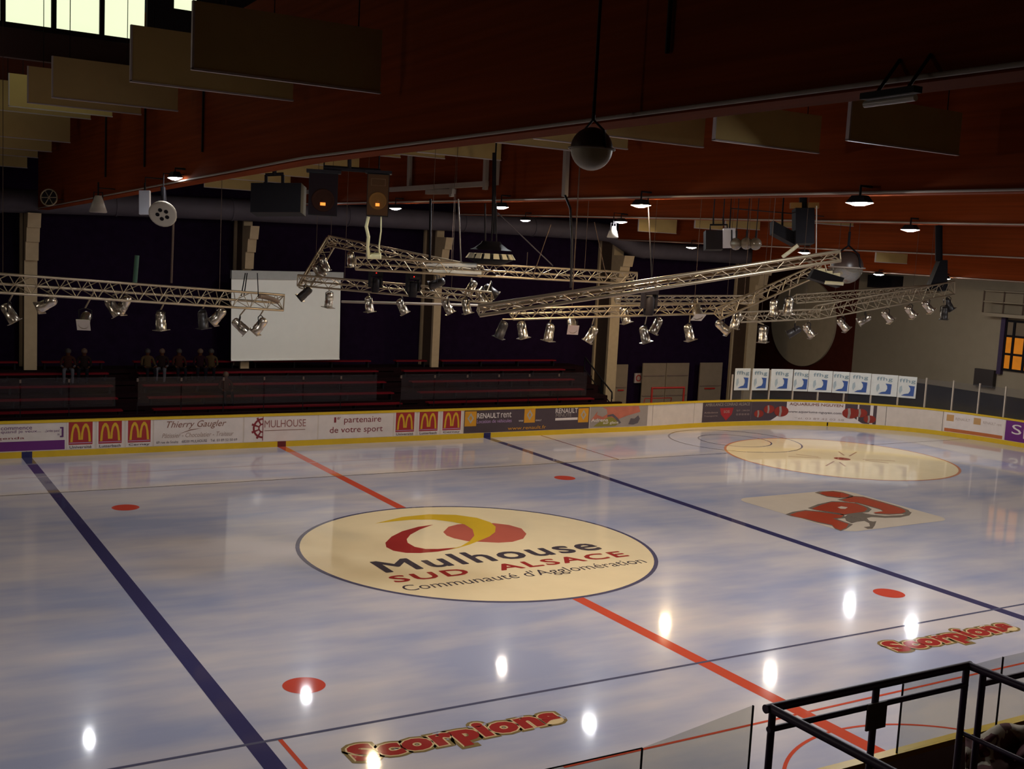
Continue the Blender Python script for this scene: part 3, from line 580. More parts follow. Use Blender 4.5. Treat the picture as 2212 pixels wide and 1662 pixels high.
# ------------------------------------------------------------------ ceiling floodlights
def flood(x, y, z, power, col, label, size=(.21, .10), bi=None):
    t = thing('floodlight', (x, y, z), label, 'ceiling light', 'floodlights under the roof beams')
    hx, hy = size
    MB().hexa([(x-hy, y-hx, z+.035), (x+hy, y-hx, z+.035), (x+hy, y+hx, z+.035), (x-hy, y+hx, z+.035), (x-hy*.6, y-hx*.6, z+.15), (x+hy*.6, y-hx*.6, z+.15), (x+hy*.6, y+hx*.6, z+.15), (x-hy*.6, y+hx*.6, z+.15)]).obj('housing', M_dark, t)
    if bi is not None:
        bx_ = beam_bottom[bi][0]+(0 if x < beam_bottom[bi][0] else .34); bz = max(z+.22, beam_z(bi, y)+.12)
        MB().tube([(x, y, z+.12), (x, y, bz), (bx_, y, bz)], .022, 6).obj('bracket', M_dark, t)
    m = bpy.data.materials.new('lamp_glow'); m.use_nodes = True; b = m.node_tree.nodes['Principled BSDF']; b.inputs['Base Color'].default_value = (.8, .8, .8, 1)
    b.inputs['Emission Color'].default_value = tuple(col)+(1,); b.inputs['Emission Strength'].default_value = power*LAMP_GAIN/(math.pi*4*hx*hy)
    MB().hexa([(x-hy*.3, y-hx*.35, z-.012), (x+hy*.3, y-hx*.35, z-.012), (x+hy*.3, y+hx*.35, z-.012), (x-hy*.3, y+hx*.35, z-.012), (x-hy*.97, y-hx*.97, z+.034), (x+hy*.97, y-hx*.97, z+.034), (x+hy*.97, y+hx*.97, z+.034), (x-hy*.97, y+hx*.97, z+.034)]).obj('lens', m, t)
WARM = (1.0, .76, .46); COOL = (.93, .95, .98); NEUT = (1.0, .89, .76)
LX = [-8.0, .35, 8.35, 16.55, 24.75]
lamps = [
 (LX[1], 6.5, 8.50, 60, WARM, 'lit floodlight beside the right loudspeaker'), (LX[1], .3, 8.48, 70, COOL, 'lit floodlight behind the black hanging pole'),
 (LX[1], -5.4, 8.47, 95, WARM, 'bright warm floodlight on the second beam, right of the dome lamp'), (LX[1], -11.2, 8.45, 80, COOL, 'bright floodlight at upper right on the second beam'),
 (LX[2], 12.3, 8.62, 34, NEUT, 'lit floodlight on the third beam above the striped hanging ring'), (LX[2], 6.25, 8.58, 50, COOL, 'lit floodlight on the third beam beside a pale panel'),
 (LX[2], -5.5, 8.42, 80, COOL, 'bright floodlight on the third beam at far right'), (LX[3], 12.5, 8.0, 95, WARM, 'round warm floodlight left of the white panel and globes'),
 (LX[3], 6.1, 7.95, 85, NEUT, 'floodlight above the tip of the long truss'), (LX[4], 9.8, 7.30, 62, COOL, 'floodlight beside the glass globe'),
 (LX[4], 6.4, 7.27, 62, COOL, 'floodlight at the end of the right truss'),
 (LX[1], 12.4, 8.55, 34, COOL, 'floodlight hidden behind the left loudspeaker'), (-7.2, 11.3, 8.35, 34, COOL, 'floodlight on the nearest beam by the far wall'),
 (*at(378, 388, X=-8.0), 4, COOL, 'lit tube floodlight over the cluster of small fittings at left'), (-7.2, -6.0, 8.70, 70, COOL, 'floodlight on the nearest beam over the near ice'),
 (LX[2], -11.5, 8.4, 90, NEUT, 'floodlight on the third beam over the near boards'), (LX[3], -6.0, 7.75, 65, COOL, 'floodlight on the fourth beam over the near ice'),
 (-16.4, 9.0, 8.6, 36, NEUT, 'added floodlight out of view at left over the far ice'), (-16.4, -1.0, 8.6, 42, NEUT, 'added floodlight out of view at left over the middle of the ice'), (-16.4, -11.0, 8.6, 42, NEUT, 'added floodlight out of view at left over the near ice'),  # unseen lamps added left of view to lighten the nearest beam and panels
]
for l in lamps:
    bi = min(range(5), key=lambda k: abs(beam_bottom[k][0]-l[0])); flood(*l, bi=bi if l[0] > -12 else None)

t0_, t1_ = at(1868, 226, X=-8.0), at(1978, 211, X=-8.0)
tl = thing('tube_fitting', (t0_+t1_)/2, 'unlit white tube fitting under the nearest beam at upper right', 'light fitting')
MB().tube([t0_, t1_], .022, 8).obj('tube', mat('tube_glass', (.55, .50, .45), .3), tl); MB().obox((t0_+t1_)/2+Vector((0, 0, .05)), (t1_-t0_)/2*1.06, (.04, 0, 0), (0, 0, .02)).obj('tray', M_dark, tl)
for f_ in (.2, .8): MB().tube([t0_.lerp(t1_, f_)+Vector((0, 0, .05)), t0_.lerp(t1_, f_)+Vector((.2, 0, .3))], .012, 6).obj('arm', M_dark, tl)
# ------------------------------------------------------------------ stands, screen and things along the far wall
st = thing('grandstand', (0, 17, 0), 'dark stepped grandstand with red bench edges along the far side', 'grandstand')
row_v = [877, 853, 828, 803, 780]
SX0, SX1 = -22.0, 15.6
tiers = []
for k in range(5):
    y0 = 15.75+.80*k; zt = at(650, row_v[k], Y=y0).z-.30
    tiers.append((y0, zt)); MB().box((SX0, y0, 0), (SX1+.1*k, y0+.82 if k < 4 else 20.28, zt)).obj('tier', M_tier, st)
    for xa, xb in (((SX0, -5.35), (-4.3, 5.3), (6.45, SX1-1.1)) if k < 4 else ((SX0, -8.3), (-7.5, -5.35), (-4.3, -.45), (.27, 5.3), (6.45, 7.9), (8.6, SX1-1.1))):
        b = MB(); b.box((xa, y0+.10, zt+.24), (xb, y0+.42, zt+.29)); MB_leg = b
        o = b.obj('bench', M_bench, st)
        n = max(1, int((xb-xa)/1.6))
        for j in range(n+1):
            xx = xa+.1+(xb-xa-.2)*j/n; MB().box((xx-.03, y0+.15, zt), (xx+.03, y0+.38, zt+.24)).obj('bench_leg', M_black, o)
    for xa, xb in ((-5.3, -4.35), (5.35, 6.4), (SX1-1.05, SX1)):
        for h in (0, 1):
            MB().box((xa+.1, y0-.40+.4*h, zt-.42+.24*h), (xb-.1, y0-.28+.4*h, zt-.38+.24*h)).obj('step', M_nosing, st)
# plexiglass parapet of the stands
par = thing('stand_glass', (0, 15.35, 1.5), 'low hazy plexiglass screens in front of the stands', 'glass screen')
zt_, zb_ = at(560, 812, Y=15.4).z, at(560, 871, Y=15.4).z
for xa, xb in ((at(-300, 830, Y=15.4).x, at(250, 830, Y=15.4).x), (at(297, 830, Y=15.4).x, at(815, 830, Y=15.4).x), (at(866, 830, Y=15.4).x, at(1268, 830, Y=15.4).x)):
    n = max(1, round((xb-xa)/1.5))
    for j in range(n):
        a_, b_ = xa+(xb-xa)*j/n, xa+(xb-xa)*(j+1)/n
        MB().box((a_+.015, 15.39, zb_), (b_-.015, 15.41, zt_)).obj('glass_pane', M_hazeglass, par); MB().box((a_-.03, 15.37, zt_-.16), (a_+.03, 15.43, zt_-.05)).obj('clip', M_nosing, par)
        MB().box((a_-.012, 15.38, 1.0), (a_+.012, 15.40, zb_+.1)).obj('glass_post', M_black, par)
MB().box((SX0, 15.30, -.02), (SX1, 15.5, 1.22)).obj('parapet', M_tier, par)
# stair rail at the end of the stands
sr = thing('stair_rail', at(1320, 868, Y=16.0), 'black steel stair rail descending at the end of the stands', 'handrail')
top = [at(1264, 772, Y=18.2), at(1300, 820, Y=17.2), at(1322, 848, Y=16.5), at(1322, 862, Y=16.5)]
MB().tube(top, .035, 8).obj('top_rail', M_black, sr); MB().tube([p-Vector((0, 0, .55)) for p in top[:3]], .025, 8).obj('mid_rail', M_black, sr)
for p in top[:3]: MB().tube([p, Vector((p.x, p.y, max(.05, p.z-1.15)))], .03, 8).obj('post', M_black, sr)
# projection screen
c_ = [at(500, 600, Y=18.75), at(736, 604, Y=18.75), at(733, 776, Y=18.75), at(499, 779, Y=18.75)]
sc = thing('projection_screen', (c_[3].x+2.2, 18.75, c_[3].z), 'large white projection screen hanging in front of a column', 'screen')
MB().prism(c_, (0, .02, 0)).obj('screen_cloth', M_screen, sc)
h0, h1 = at(499, 593, Y=18.75), at(740, 597, Y=18.75); MB().obox((h0+h1)/2, (h1-h0)/2, (0, .10, 0), (0, 0, .16)).obj('roller_case', mat('case_grey', (.42, .43, .41), .6), sc)
MB().tube([c_[3], c_[2]], .035, 8).obj('bottom_bar', M_screen, sc)
# doors, goal and sign in the far corner
def door(n, u0, u1, v0, label, leaves=1):
    a_, b_ = at(u0, v0, Y=19.9), at(u1, v0, Y=19.9); o = struct(empty(f'door_{n}', ((a_.x+b_.x)/2, 19.95, 0)), label); w_ = (b_.x-a_.x)/leaves
    for k in range(leaves):
        x0 = a_.x+w_*k; lf = MB().box((x0+.02, 19.9, .02), (x0+w_-.02, 19.96, a_.z)).obj('door_leaf', M_door, o)
        for zz in (.75, 1.75) if leaves > 1 else (1.2,): MB().box((x0+.08, 19.87, zz), (x0+w_-.08, 19.9, zz+.05)).obj('door_bar', mat('bar_brown', (.18, .12, .09), .6), lf)
    if leaves == 1: MB().box((a_.x+w_*.25, 19.86, 1.05), (a_.x+w_*.7, 19.9, 1.12)).obj('push_bar', M_red, o)
door(1, 1331, 1358, 788, 'narrow cream door beside the tall column'); door(2, 1389, 1490, 785, 'wide cream double door behind the red goal', 2); door(3, 1513, 1562, 784, 'cream door left of the banners')
g0, g1 = at(1407, 866, Y=17.6), at(1476, 864, Y=17.6)
gl = thing('hockey_goal', ((g0.x+g1.x)/2, 17.8, 0), 'red tubular goal frame standing behind the boards', 'goal')
gz = at(1408, 839, Y=17.6).z
MB().tube([(g0.x, 17.6, 0), (g0.x, 17.6, gz)], .05, 8).obj('goal_post', M_red, gl); MB().tube([(g1.x, 17.6, 0), (g1.x, 17.6, gz)], .05, 8).obj('goal_post', M_red, gl); MB().tube([(g0.x-.03, 17.6, gz), (g1.x+.03, 17.6, gz)], .05, 8).obj('crossbar', M_red, gl)
MB().tube([(g0.x, 17.6, .06), (g0.x+.15, 18.5, .06), (g1.x-.15, 18.5, .06), (g1.x, 17.6, .06)], .035, 8).obj('base_frame', M_red, gl)
MB().tube([(g0.x+.15, 18.5, .06), (g0.x+.15, 18.3, gz*.6), (g1.x-.15, 18.3, gz*.6), (g1.x-.15, 18.5, .06)], .025, 8).obj('net_bar', M_red, gl)
pg = at(1378, 817, Y=20.25); sg = thing('prohibition_sign', pg, 'small square sign with red ring on the dark wall between the doors', 'sign')
MB().box((pg.x-.22, 20.2, pg.z-.24), (pg.x+.22, 20.28, pg.z+.24)).obj('sign_plate', mat('sign_plate', (.45, .36, .34), .5), sg); 
b = MB(); n = 28; b.add([(pg.x+r*math.cos(2*math.pi*k/n), 20.195, pg.z+r*math.sin(2*math.pi*k/n)) for k in range(n) for r in (.11, .165)], [(2*k, 2*k+1, (2*k+3) % (2*n), (2*k+2) % (2*n)) for k in range(n)]); b.obj('red_ring', M_red, sg)
# end wall: orange window, gallery, heater
wn = struct(empty('window_3', (33, 8, 3.2)), 'orange lit window with dark bars in the end wall')
za, zb2 = at(2165, 800, X=32.9).z, at(2165, 690, X=32.9).z; y1_ = at(2165, 740, X=32.9).y; zl = at(2175, 726, X=32.9).z
M_or = mat('orange_pane', (.4, .14, .01), .4, var=.5, scale=2, emit=(.9, .27, .01), es=.30); M_dp = mat('dull_pane', (.16, .12, .08), .3)
yy = [y1_-.12, at(2188, 740, X=32.9).y, at(2214, 740, X=32.9).y, at(2240, 740, X=32.9).y]
zz = [za+.05, za+(zl-za)*.48, zl, zb2-.05]
for i in range(3):
    for j in range(3): MB().box((32.93, yy[i+1]+.06, zz[j]+.05), (32.99, yy[i]-.06, zz[j+1]-.05)).obj('pane', M_or if j < 2 else M_dp, wn)
for y_ in yy: MB().box((32.88, y_-.06, za), (33, y_+.06, zb2)).obj('mullion', M_black, wn)
for z_ in zz: MB().box((32.89, yy[-1], z_-.05), (33, yy[0], z_+.05)).obj('mullion', M_black, wn)
MB().box((32.8, yy[0], za-.2), (33, yy[0]+.22, zb2+.1)).obj('jamb', mat('jamb_purple', (.03, .015, .05), .6), wn)
gy = [at(u, 650, X=32.4).y for u in (2128, 2172, 2215)]; gz0, gz1 = at(2140, 676, X=32.4).z, at(2140, 628, X=32.4).z
ga = thing('gallery_rail', (32.5, gy[1], gz0), 'faint gallery with grey rail high on the end wall', 'railing')
MB().box((32.2, gy[2]-3, gz0-.15), (33, gy[0], gz0)).obj('gallery_floor', M_endwall, ga)
for z_ in (gz1, (gz0+gz1)/2): MB().tube([(32.3, gy[0], z_), (32.3, gy[2]-3, z_)], .04, 6).obj('rail', M_endwall, ga)
for y_ in gy: MB().tube([(32.3, y_, gz0), (32.3, y_, gz1)], .04, 6).obj('post', M_web, ga)
tag(MB().box((32.75, at(2150, 815, X=32.9).y, at(2145, 838, X=32.9).z), (32.98, at(2108, 815, X=32.9).y, at(2120, 797, X=32.9).z)).obj('wall_box', mat('box_black', (.03, .022, .02), .6)), 'small dark box fixed low on the end wall', 'box')
hp = at(1912, 610, X=32.7); hb = thing('wall_heater', hp, 'dark boxy heater hanging on the end wall above the truss', 'heater'); MB().box((32.4, hp.y-.9, hp.z-.3), (33, hp.y+.9, hp.z+.35)).obj('body', M_dark, hb); MB().box((32.36, hp.y-.7, hp.z-.2), (32.4, hp.y+.7, hp.z+.2)).obj('grille', M_black, hb)

# ------------------------------------------------------------------ lighting trusses
BRACE = MB().tube([(0, 0, 0), (0, 0, 1)], 1, 6).mesh('brace'); BRACE.materials.append(M_alu)
def rod(parent, a_, b_, r, name='brace'):
    o = bpy.data.objects.new(name, BRACE); COL.objects.link(o); d_ = b_-a_
    o.parent = parent; qm = d_.to_track_quat('Z', 'Y').to_matrix().to_4x4()
    o.matrix_basis = parent.matrix_basis.inverted() @ (Matrix.Translation(a_) @ qm @ Matrix.Diagonal((r, r, d_.length, 1)))
    return o
SEGS = []
def truss(label, p0, p1, h, dep, rc=.026, up=None, back=None):
    a_, b_ = at(p0[0], p0[1], d=p0[2]), at(p1[0], p1[1], d=p1[2]); d_ = (b_-a_); Lh = d_.length; d_.normalize()
    up_ = (up or Vector((0, 0, 1))); up_ = (up_-d_*up_.dot(d_)).normalized(); bk = d_.cross(up_)
    if bk.dot((a_+b_)/2-CAM) < 0: bk = -bk
    t = thing('lighting_truss', (a_+b_)/2, label, 'truss', 'aluminium lighting trusses')
    offs = [Vector((0, 0, 0)), up_*h, up_*h*.45+bk*dep]
    for o_ in offs: SEGS.append((a_+o_, b_+o_))
    for o_ in offs: MB().tube([a_+o_, b_+o_], rc, 8).obj('chord', M_alu, t)
    step = max(.42, h*1.15); n = max(2, int(Lh/step))
    for i in range(n):
        u0, u1, um = a_+d_*Lh*i/n, a_+d_*Lh*(i+1)/n, a_+d_*Lh*(i+.5)/n
        for j, k in ((0, 1), (0, 2), (1, 2)):
            rod(t, u0+offs[j], um+offs[k], .009); rod(t, um+offs[k], u1+offs[j], .009)
    for e in (a_, b_):
        for j, k in ((0, 1), (1, 2), (2, 0)): rod(t, e+offs[j], e+offs[k], .014, 'end_strut')
    for f_ in (.25, .8): hang(t, a_+d_*Lh*f_+up_*h, .006, M_web)
    return t
truss('long aluminium truss entering from the left edge', (-260, 616, 22), (612, 671, 25.5), .34, .26)
truss('short steep truss leg beside the projection screen', (646, 613, 29), (706, 513, 29.5), .30, .25, up=Vector((.8, .1, .2)))
truss('dim upper truss sloping right from the raised corner', (706, 530, 29.5), (1040, 598, 28), .24, .22)
truss('lower truss running right in front of the screen', (642, 617, 29), (1060, 655, 27.2), .26, .22)
truss('middle truss below the loudspeakers', (768, 582, 25.5), (1375, 614, 27.5), .27, .24)
truss('thick near truss rising to the right', (1036, 682, 20), (1816, 563, 22), .17, .25, .034)
truss('warm lit truss hung with par cans at the centre', (1108, 690, 25), (1590, 676, 27.5), .235, .22)
truss('far bright truss behind the centre cans', (1330, 655, 31), (1630, 655, 32), .20, .2)
truss('tilted truss climbing under the long near truss', (1556, 690, 26), (1786, 588, 27.5), .27, .2)
truss('short flat truss under the pale disc', (1600, 696, 31), (1770, 689, 33.5), .27, .25)
truss('right truss with a row of small cans', (1765, 690, 33.5), (2062, 636, 38), .40, .3)
truss('upper right truss before the end wall', (1720, 655, 33), (2030, 632, 38), .24, .22)
# ------------------------------------------------------------------ par cans and other stage lights
def par_can(u, v, d, ang, label, size=1.0, fwd=0.25, dark=False, frame=True):
    c = at(u, v, d=d); an = math.radians(ang); ax = (CR*math.cos(an)-CU*math.sin(an))*math.sqrt(1-fwd*fwd)+CF*fwd; ax.normalize()
    t = thing('par_can', c, label, 'stage light', 'par cans on the trusses'); m = mat('black_can', (.03, .024, .022), .4, metal=.2) if dark else M_can
    r = .105*size; Lc = .40*size; back = c-ax*Lc*.5
    MB().lathe(back, ax, [(0, r*.35), (.02*size, r*.75), (.06*size, r*.95), (.10*size, r), (Lc*.62, r), (Lc*.63, r*1.06), (Lc, r*1.06)], 18).obj('can', m, t)
    mouth = back+ax*Lc; a1 = ax.cross(Vector((0, 0, 1))); a1 = a1.normalized() if a1.length > .05 else CR.copy(); a2 = ax.cross(a1)
    if frame:
        R0, R1 = r*1.28, r*.95; vs = []
        corners = [(1, 1), (-1, 1), (-1, -1), (1, -1)]; n = 16
        ring_ = [(math.cos(2*math.pi*k/n+math.pi/4), math.sin(2*math.pi*k/n+math.pi/4)) for k in range(n)]
        sqr = [(x/max(abs(x), abs(y)), y/max(abs(x), abs(y))) for x, y in ring_]
        fr = MB(); 
        for off in (0.0, .012): vs += [mouth+ax*off+a1*x*R0+a2*y*R0 for x, y in sqr]+[mouth+ax*off+a1*x*R1+a2*y*R1 for x, y in ring_]
        fs = []
        for k in range(n):
            k2 = (k+1) % n; fs += [(k, k2, n+k2, n+k), (2*n+k, 3*n+k, 3*n+k2, 2*n+k2), (k, 2*n+k, 2*n+k2, k2), (n+k, n+k2, 3*n+k2, 3*n+k)]
        fr.add(vs, fs).obj('gel_frame', m, t)
    MB().lathe(mouth-ax*.02, ax, [(0, r*.9), (.004, r*.9)], 18).obj('lens', mat('can_lens', (.05, .035, .03), .15), t)
    side = ax.cross(Vector((0, 0, 1))); side = side.normalized() if side.length > .05 else CR.copy()
    hook = c+Vector((0, 0, .27*size)); yk = MB().tube([c+side*r*1.2-ax*.02, hook+side*r*1.2-Vector((0, 0, .08*size)), hook-Vector((0, 0, .03)), hook-side*r*1.2-Vector((0, 0, .08*size)), c-side*r*1.2-ax*.02], .012, 6); yk.obj('yoke', M_dark, t)
    best = None
    for sa, sb in SEGS:
        d_ = sb-sa; k_ = min(1, max(0, (hook-sa).dot(d_)/d_.length_squared)); q_ = sa+d_*k_
        if best is None or (q_-hook).length < (best-hook).length: best = q_
    if (best-hook).length > 1.2: best = hook+Vector((0, 0, .08))
    MB().tube([hook-Vector((0, 0, .03)), best], .016, 6).obj('clamp', M_alu, t)
cans = {'left truss': [(20, 676, 62, 0), (103, 656, 155, 0), (184, 690, 80, 1), (243, 663, 60, 0), (268, 657, 125, 0), (347, 693, 90, 0), (438, 690, 88, 2), (472, 682, 135, 0), (518, 704, 45, 0), (562, 703, 130, 0)],
        'lower truss by the screen': [(660, 633, 140, 2), (711, 648, 100, 0), (797, 657, 85, 0), (868, 662, 65, 0), (966, 661, 65, 0), (1007, 660, 78, 0)],
        'steep truss leg': [(700, 571, 70, 0), (688, 586, 50, 0), (758, 560, 88, 0)],
        'warm lit truss': [(1084, 712, 112, 2), (1128, 712, 80, 0), (1187, 718, 100, 0), (1236, 702, 85, 1), (1278, 722, 120, 0), (1349, 680, 75, 0), (1392, 722, 75, 0), (1418, 703, 115, 0), (1488, 718, 75, 0), (1504, 668, 80, 3), (1560, 706, 40, 0), (1590, 692, 105, 0), (1648, 722, 90, 0)],
        'right truss': [(1716, 716, 150, 2), (1746, 714, 50, 0), (1820, 701, 48, 0), (1868, 690, 150, 0), (1916, 683, 45, 0), (1966, 673, 48, 0), (2003, 662, 45, 0), (2048, 657, 60, 2), (2040, 676, 90, 2)],
        'centre cluster': [(945, 612, 160, 2), (1018, 622, 120, 0), (1040, 640, 60, 0), (1060, 628, 40, 2), (1672, 665, 85, 0), (1703, 660, 95, 0)]}
dist = {'left truss': lambda u: 23.3+u/612*2.2, 'lower truss by the screen': lambda u: 29-(u-640)/420*1.8, 'steep truss leg': lambda u: 29.2, 'warm lit truss': lambda u: 25+(u-1108)/480*2.4, 'right truss': lambda u: 32.5+(u-1700)/362*5.5, 'centre cluster': lambda u: 27.5}
for tn, L_ in cans.items():
    for k, (u, v, ang, kind) in enumerate(L_):
        lb = f'{"black" if kind == 2 else "silver"} par can, {ORD[k]} from the left on the {tn}'
        if kind == 1: lb = f'silver par can turned to the camera, {ORD[k]} from the left on the {tn}'
        par_can(u, v, dist[tn](u), ang, lb, (.95 if tn != 'right truss' else 1.0)*(1.15 if kind == 3 else 1), fwd=-.78 if kind == 1 else (.2 if kind != 3 else -.45), dark=(kind == 2))
# black moving heads
for k, (u, v, sc_) in enumerate(((811, 612, 1.0), (892, 620, 1.1), (1402, 655, 1.25))):
    c = at(u, v, d=26.6 if k < 2 else 25.5); t = thing('moving_head', c, ('black moving head light, left one with a red lamp below the middle truss', 'black moving head light, right one with a red lamp below the middle truss', 'dark moving head light hanging at the centre of the warm lit truss')[k], 'stage light', 'moving head lights')
    MB().box((c.x-.13*sc_, c.y-.12, c.z+.16*sc_), (c.x+.13*sc_, c.y+.12, c.z+.30*sc_)).obj('base', M_dark, t)
    for sx in (-1, 1): MB().box((c.x+sx*.13*sc_-.025, c.y-.07, c.z-.1*sc_), (c.x+sx*.13*sc_+.025, c.y+.07, c.z+.18*sc_)).obj('arm', M_dark, t)
    MB().lathe(c+Vector((0, 0, .12*sc_)), (0, 0, -1), [(0, .07*sc_), (.05*sc_, .10*sc_), (.26*sc_, .10*sc_), (.34*sc_, .08*sc_)], 14).obj('head', M_dark, t)
    if k < 2: MB().obox(c+Vector((-.04, -.125, .24)), (.012, 0, 0), (0, .004, 0), (0, 0, .012)).obj('indicator', mat('red_led', (.5, .01, .01), .4, emit=(1, .02, .01), es=1.2), t)
# floodlight bank at the tip of the near truss
c = at(1783, 602, d=26); t = thing('wash_light', c, 'pale boxy wash light below the tip of the long near truss', 'stage light')
ax_, ay_ = CR*.33-CU*.10, CF*.1+CU*.02; MB().obox(c, ax_, CU*.10+CR*.05, CF*.14).obj('body', M_black, t)
for k in range(3): MB().obox(c+ax_*(-.3+.5*k)+CU*.12, CR*.06, CU*.06, CF*.12).obj('lamp_face', mat('wash_cream', (.7, .66, .45), .4), t)
MB().tube([c+CR*-.05-CU*.1-CF*.15, c+CR*.35-CU*.13-CF*.15], .04, 8).obj('tube', mat('wash_cream', (.7, .66, .45), .4), t)
# round globes
def dome(u, v, X, r, label, name, glassy=False):
    c = at(u, v, X=X); t = thing(name, c, label, 'lamp')
    n = 24; prof_t = [(r*math.sin(math.radians(a)), r*math.cos(math.radians(a))) for a in range(0, 91, 10)]
    MB().lathe(c, (0, 0, 1), [(h, max(.002, q_)) for h, q_ in prof_t], n).obj('shade', mat('dome_dark', (.05, .03, .024), .35), t)
    MB().lathe(c, (0, 0, -1), [(h, max(.002, q_*.985)) for h, q_ in prof_t], n).obj('diffuser', mat('dome_glass', (.42, .36, .26), .5) if not glassy else glass('globe_glass', (.7, .7, .7), .25, .35, (.3, .27, .22)), t)
    MB().tube([c+Vector((0, 0, 0))+Vector((r*1.08*math.cos(a), r*1.08*math.sin(a), 0)) for a in [k*2*math.pi/24 for k in range(25)]], r*.05, 6, False).obj('rim', M_pipe, t)
    yk = [c+Vector((0, -r*1.1, 0)), c+Vector((0, -r*.9, r*.8)), c+Vector((0, 0, r*1.35)), c+Vector((0, r*.9, r*.8)), c+Vector((0, r*1.1, 0))]
    MB().tube(yk, r*.06, 6).obj('yoke', M_black, t); MB().tube([c+Vector((0, 0, r*1.3)), c+Vector((0, 0, r*2.2))], r*.09, 6).obj('stem', M_black, t); hang(t, c+Vector((0, 0, r*2.1)), .015)
    return t
dome(1278, 322, -8.15, .185, 'grey dome lamp in a yoke under the nearest beam', 'dome_lamp')
g = at(1829, 578, d=33); dome(1829, 578, g.x, .45, 'half clear glass globe at the right above the truss', 'glass_globe', True)
for k, (u, v) in enumerate(((1589, 527), (1612, 526), (1632, 527))):
    c = at(u, v, d=29); t = thing('globe_light', c, f'small pale globe light, {ORD[k]} of three beside the white panel', 'lamp', 'three globe lights in a cluster'); r = .155
    prof = [(r-r*math.cos(math.radians(a)), max(.002, r*math.sin(math.radians(a)))) for a in range(0, 181, 15)]
    MB().lathe(c+Vector((0, 0, r)), (0, 0, -1), prof, 18).obj('globe', mat('globe_cream', (.11, .085, .06), .14, coat=.8), t); MB().tube([c+Vector((0, 0, r*.9)), c+Vector((0, 0, r*2.1))], .03, 6).obj('stem', M_black, t); hang(t, c+Vector((0, 0, r*2)), .012)
# ------------------------------------------------------------------ loudspeakers and hanging boxes
def speaker(u0, v0, u1, v1, d, label, glow):
    tl, tr, bl = at(u0, v0, d=d), at(u1, v0, d=d), at(u0, v1, d=d); wv = tr-tl; wv.z = 0; hz = tl.z-bl.z; n_ = wv.normalized().cross(Vector((0, 0, 1))); n_ = n_ if n_.dot(CF) > 0 else -n_
    c = (tl+tr)/2; c.z = bl.z; t = thing('loudspeaker', c, label, 'loudspeaker', 'hanging loudspeakers'); wd = wv.length; x_ = wv.normalized()
    MB().obox(c+Vector((0, 0, hz/2))+n_*.26, x_*wd/2, n_*.25, (0, 0, hz/2)).obj('cabinet', M_black, t)
    fr = c+n_*.008; Zv = Vector((0, 0, 1)); mb = mat('speaker_baffle_brown', (.07, .032, .012), .7, spec=.1) if glow else mat('speaker_baffle_dark', (.012, .006, .008), .7, spec=.1)
    MB().obox(fr+Zv*hz/2, x_*wd*.47, n_*.01, (0, 0, hz*.48)).obj('front', mb, t)
    wc = fr+Zv*hz*.36-n_*.012; MB().lathe(wc, -n_, [(0, wd*.36), (.02, wd*.40), (.022, wd*.36), (-.0, wd*.30), (-.005, wd*.1), (.0, wd*.08), (.01, .01)], 24).obj('woofer', mat('cone_lit_amber', (.16, .075, .018), .7, spec=.1) if glow else mat('cone_dark', (.03, .012, .008), .8, spec=.05), t)  # glow: orange light on the woofer put into the cone colour
    hc = fr+Zv*hz*.80-n_*.012; MB().add([hc-x_*wd*.32-Zv*hz*.08, hc+x_*wd*.32-Zv*hz*.08, hc+x_*wd*.32+Zv*hz*.08, hc-x_*wd*.32+Zv*hz*.08, hc+n_*.05-x_*.05, hc+n_*.05+x_*.05], [(0, 1, 5, 4), (1, 2, 5), (2, 3, 4, 5), (3, 0, 4)]).obj('horn', mat('horn_tan', (.22, .14, .07), .5) if glow else M_dark, t)
    MB().obox(fr+Zv*hz*.27-n_*.03, x_*wd*.09, n_*.004, Zv*hz*.035).obj('glow_patch', mat('orange_glow', (.6, .2, .02), .5, emit=(1.0, .28, .03), es=1.3), t)  # small emissive orange square in front of the woofer
    MB().obox(c+Zv*(hz+.04)+n_*.2, x_*wd*.6, n_*.2, Zv*.03).obj('top_plate', M_dark, t); hang(t, c+Zv*(hz+.05)+n_*.2, .015)
speaker(668, 372, 731, 464, 24.0, 'black loudspeaker with orange glow, left of the pair', False)
speaker(794, 374, 842, 466, 24.0, 'brown fronted loudspeaker with orange glow, right of the pair', True)
sp = thing('speaker_bar', at(755, 352, d=24.1), 'dark bar carrying the two loudspeakers', 'bracket'); a_, b_ = at(700, 362, d=24.15), at(822, 370, d=24.15); MB().tube([a_, b_], .05, 8).obj('bar', M_dark, sp); MB().tube([at(755, 318, d=24.1), at(755, 364, d=24.1)], .045, 8).obj('stem', M_dark, sp)
bx = at(602, 432, d=24.5); t = thing('hanging_cabinet', bx, 'dark cabinet in a frame hanging left of the loudspeakers', 'loudspeaker')
MB().obox(bx, CR*.52, CF*.3, Vector((0, 0, .30))).obj('cabinet', M_black, t)
for s_ in (-1, 1): MB().tube([at(593+18*s_, 405, d=24.4), at(593+18*s_, 378, d=24.4)], .035, 6).obj('frame_post', M_dark, t)
MB().tube([at(573, 378, d=24.4), at(613, 376, d=24.4)], .035, 6).obj('frame_bar', M_dark, t); MB().tube([at(593, 356, d=24.4), at(593, 378, d=24.4)], .045, 6).obj('stem', M_dark, t); hang(t, at(593, 376, d=24.4), .03)
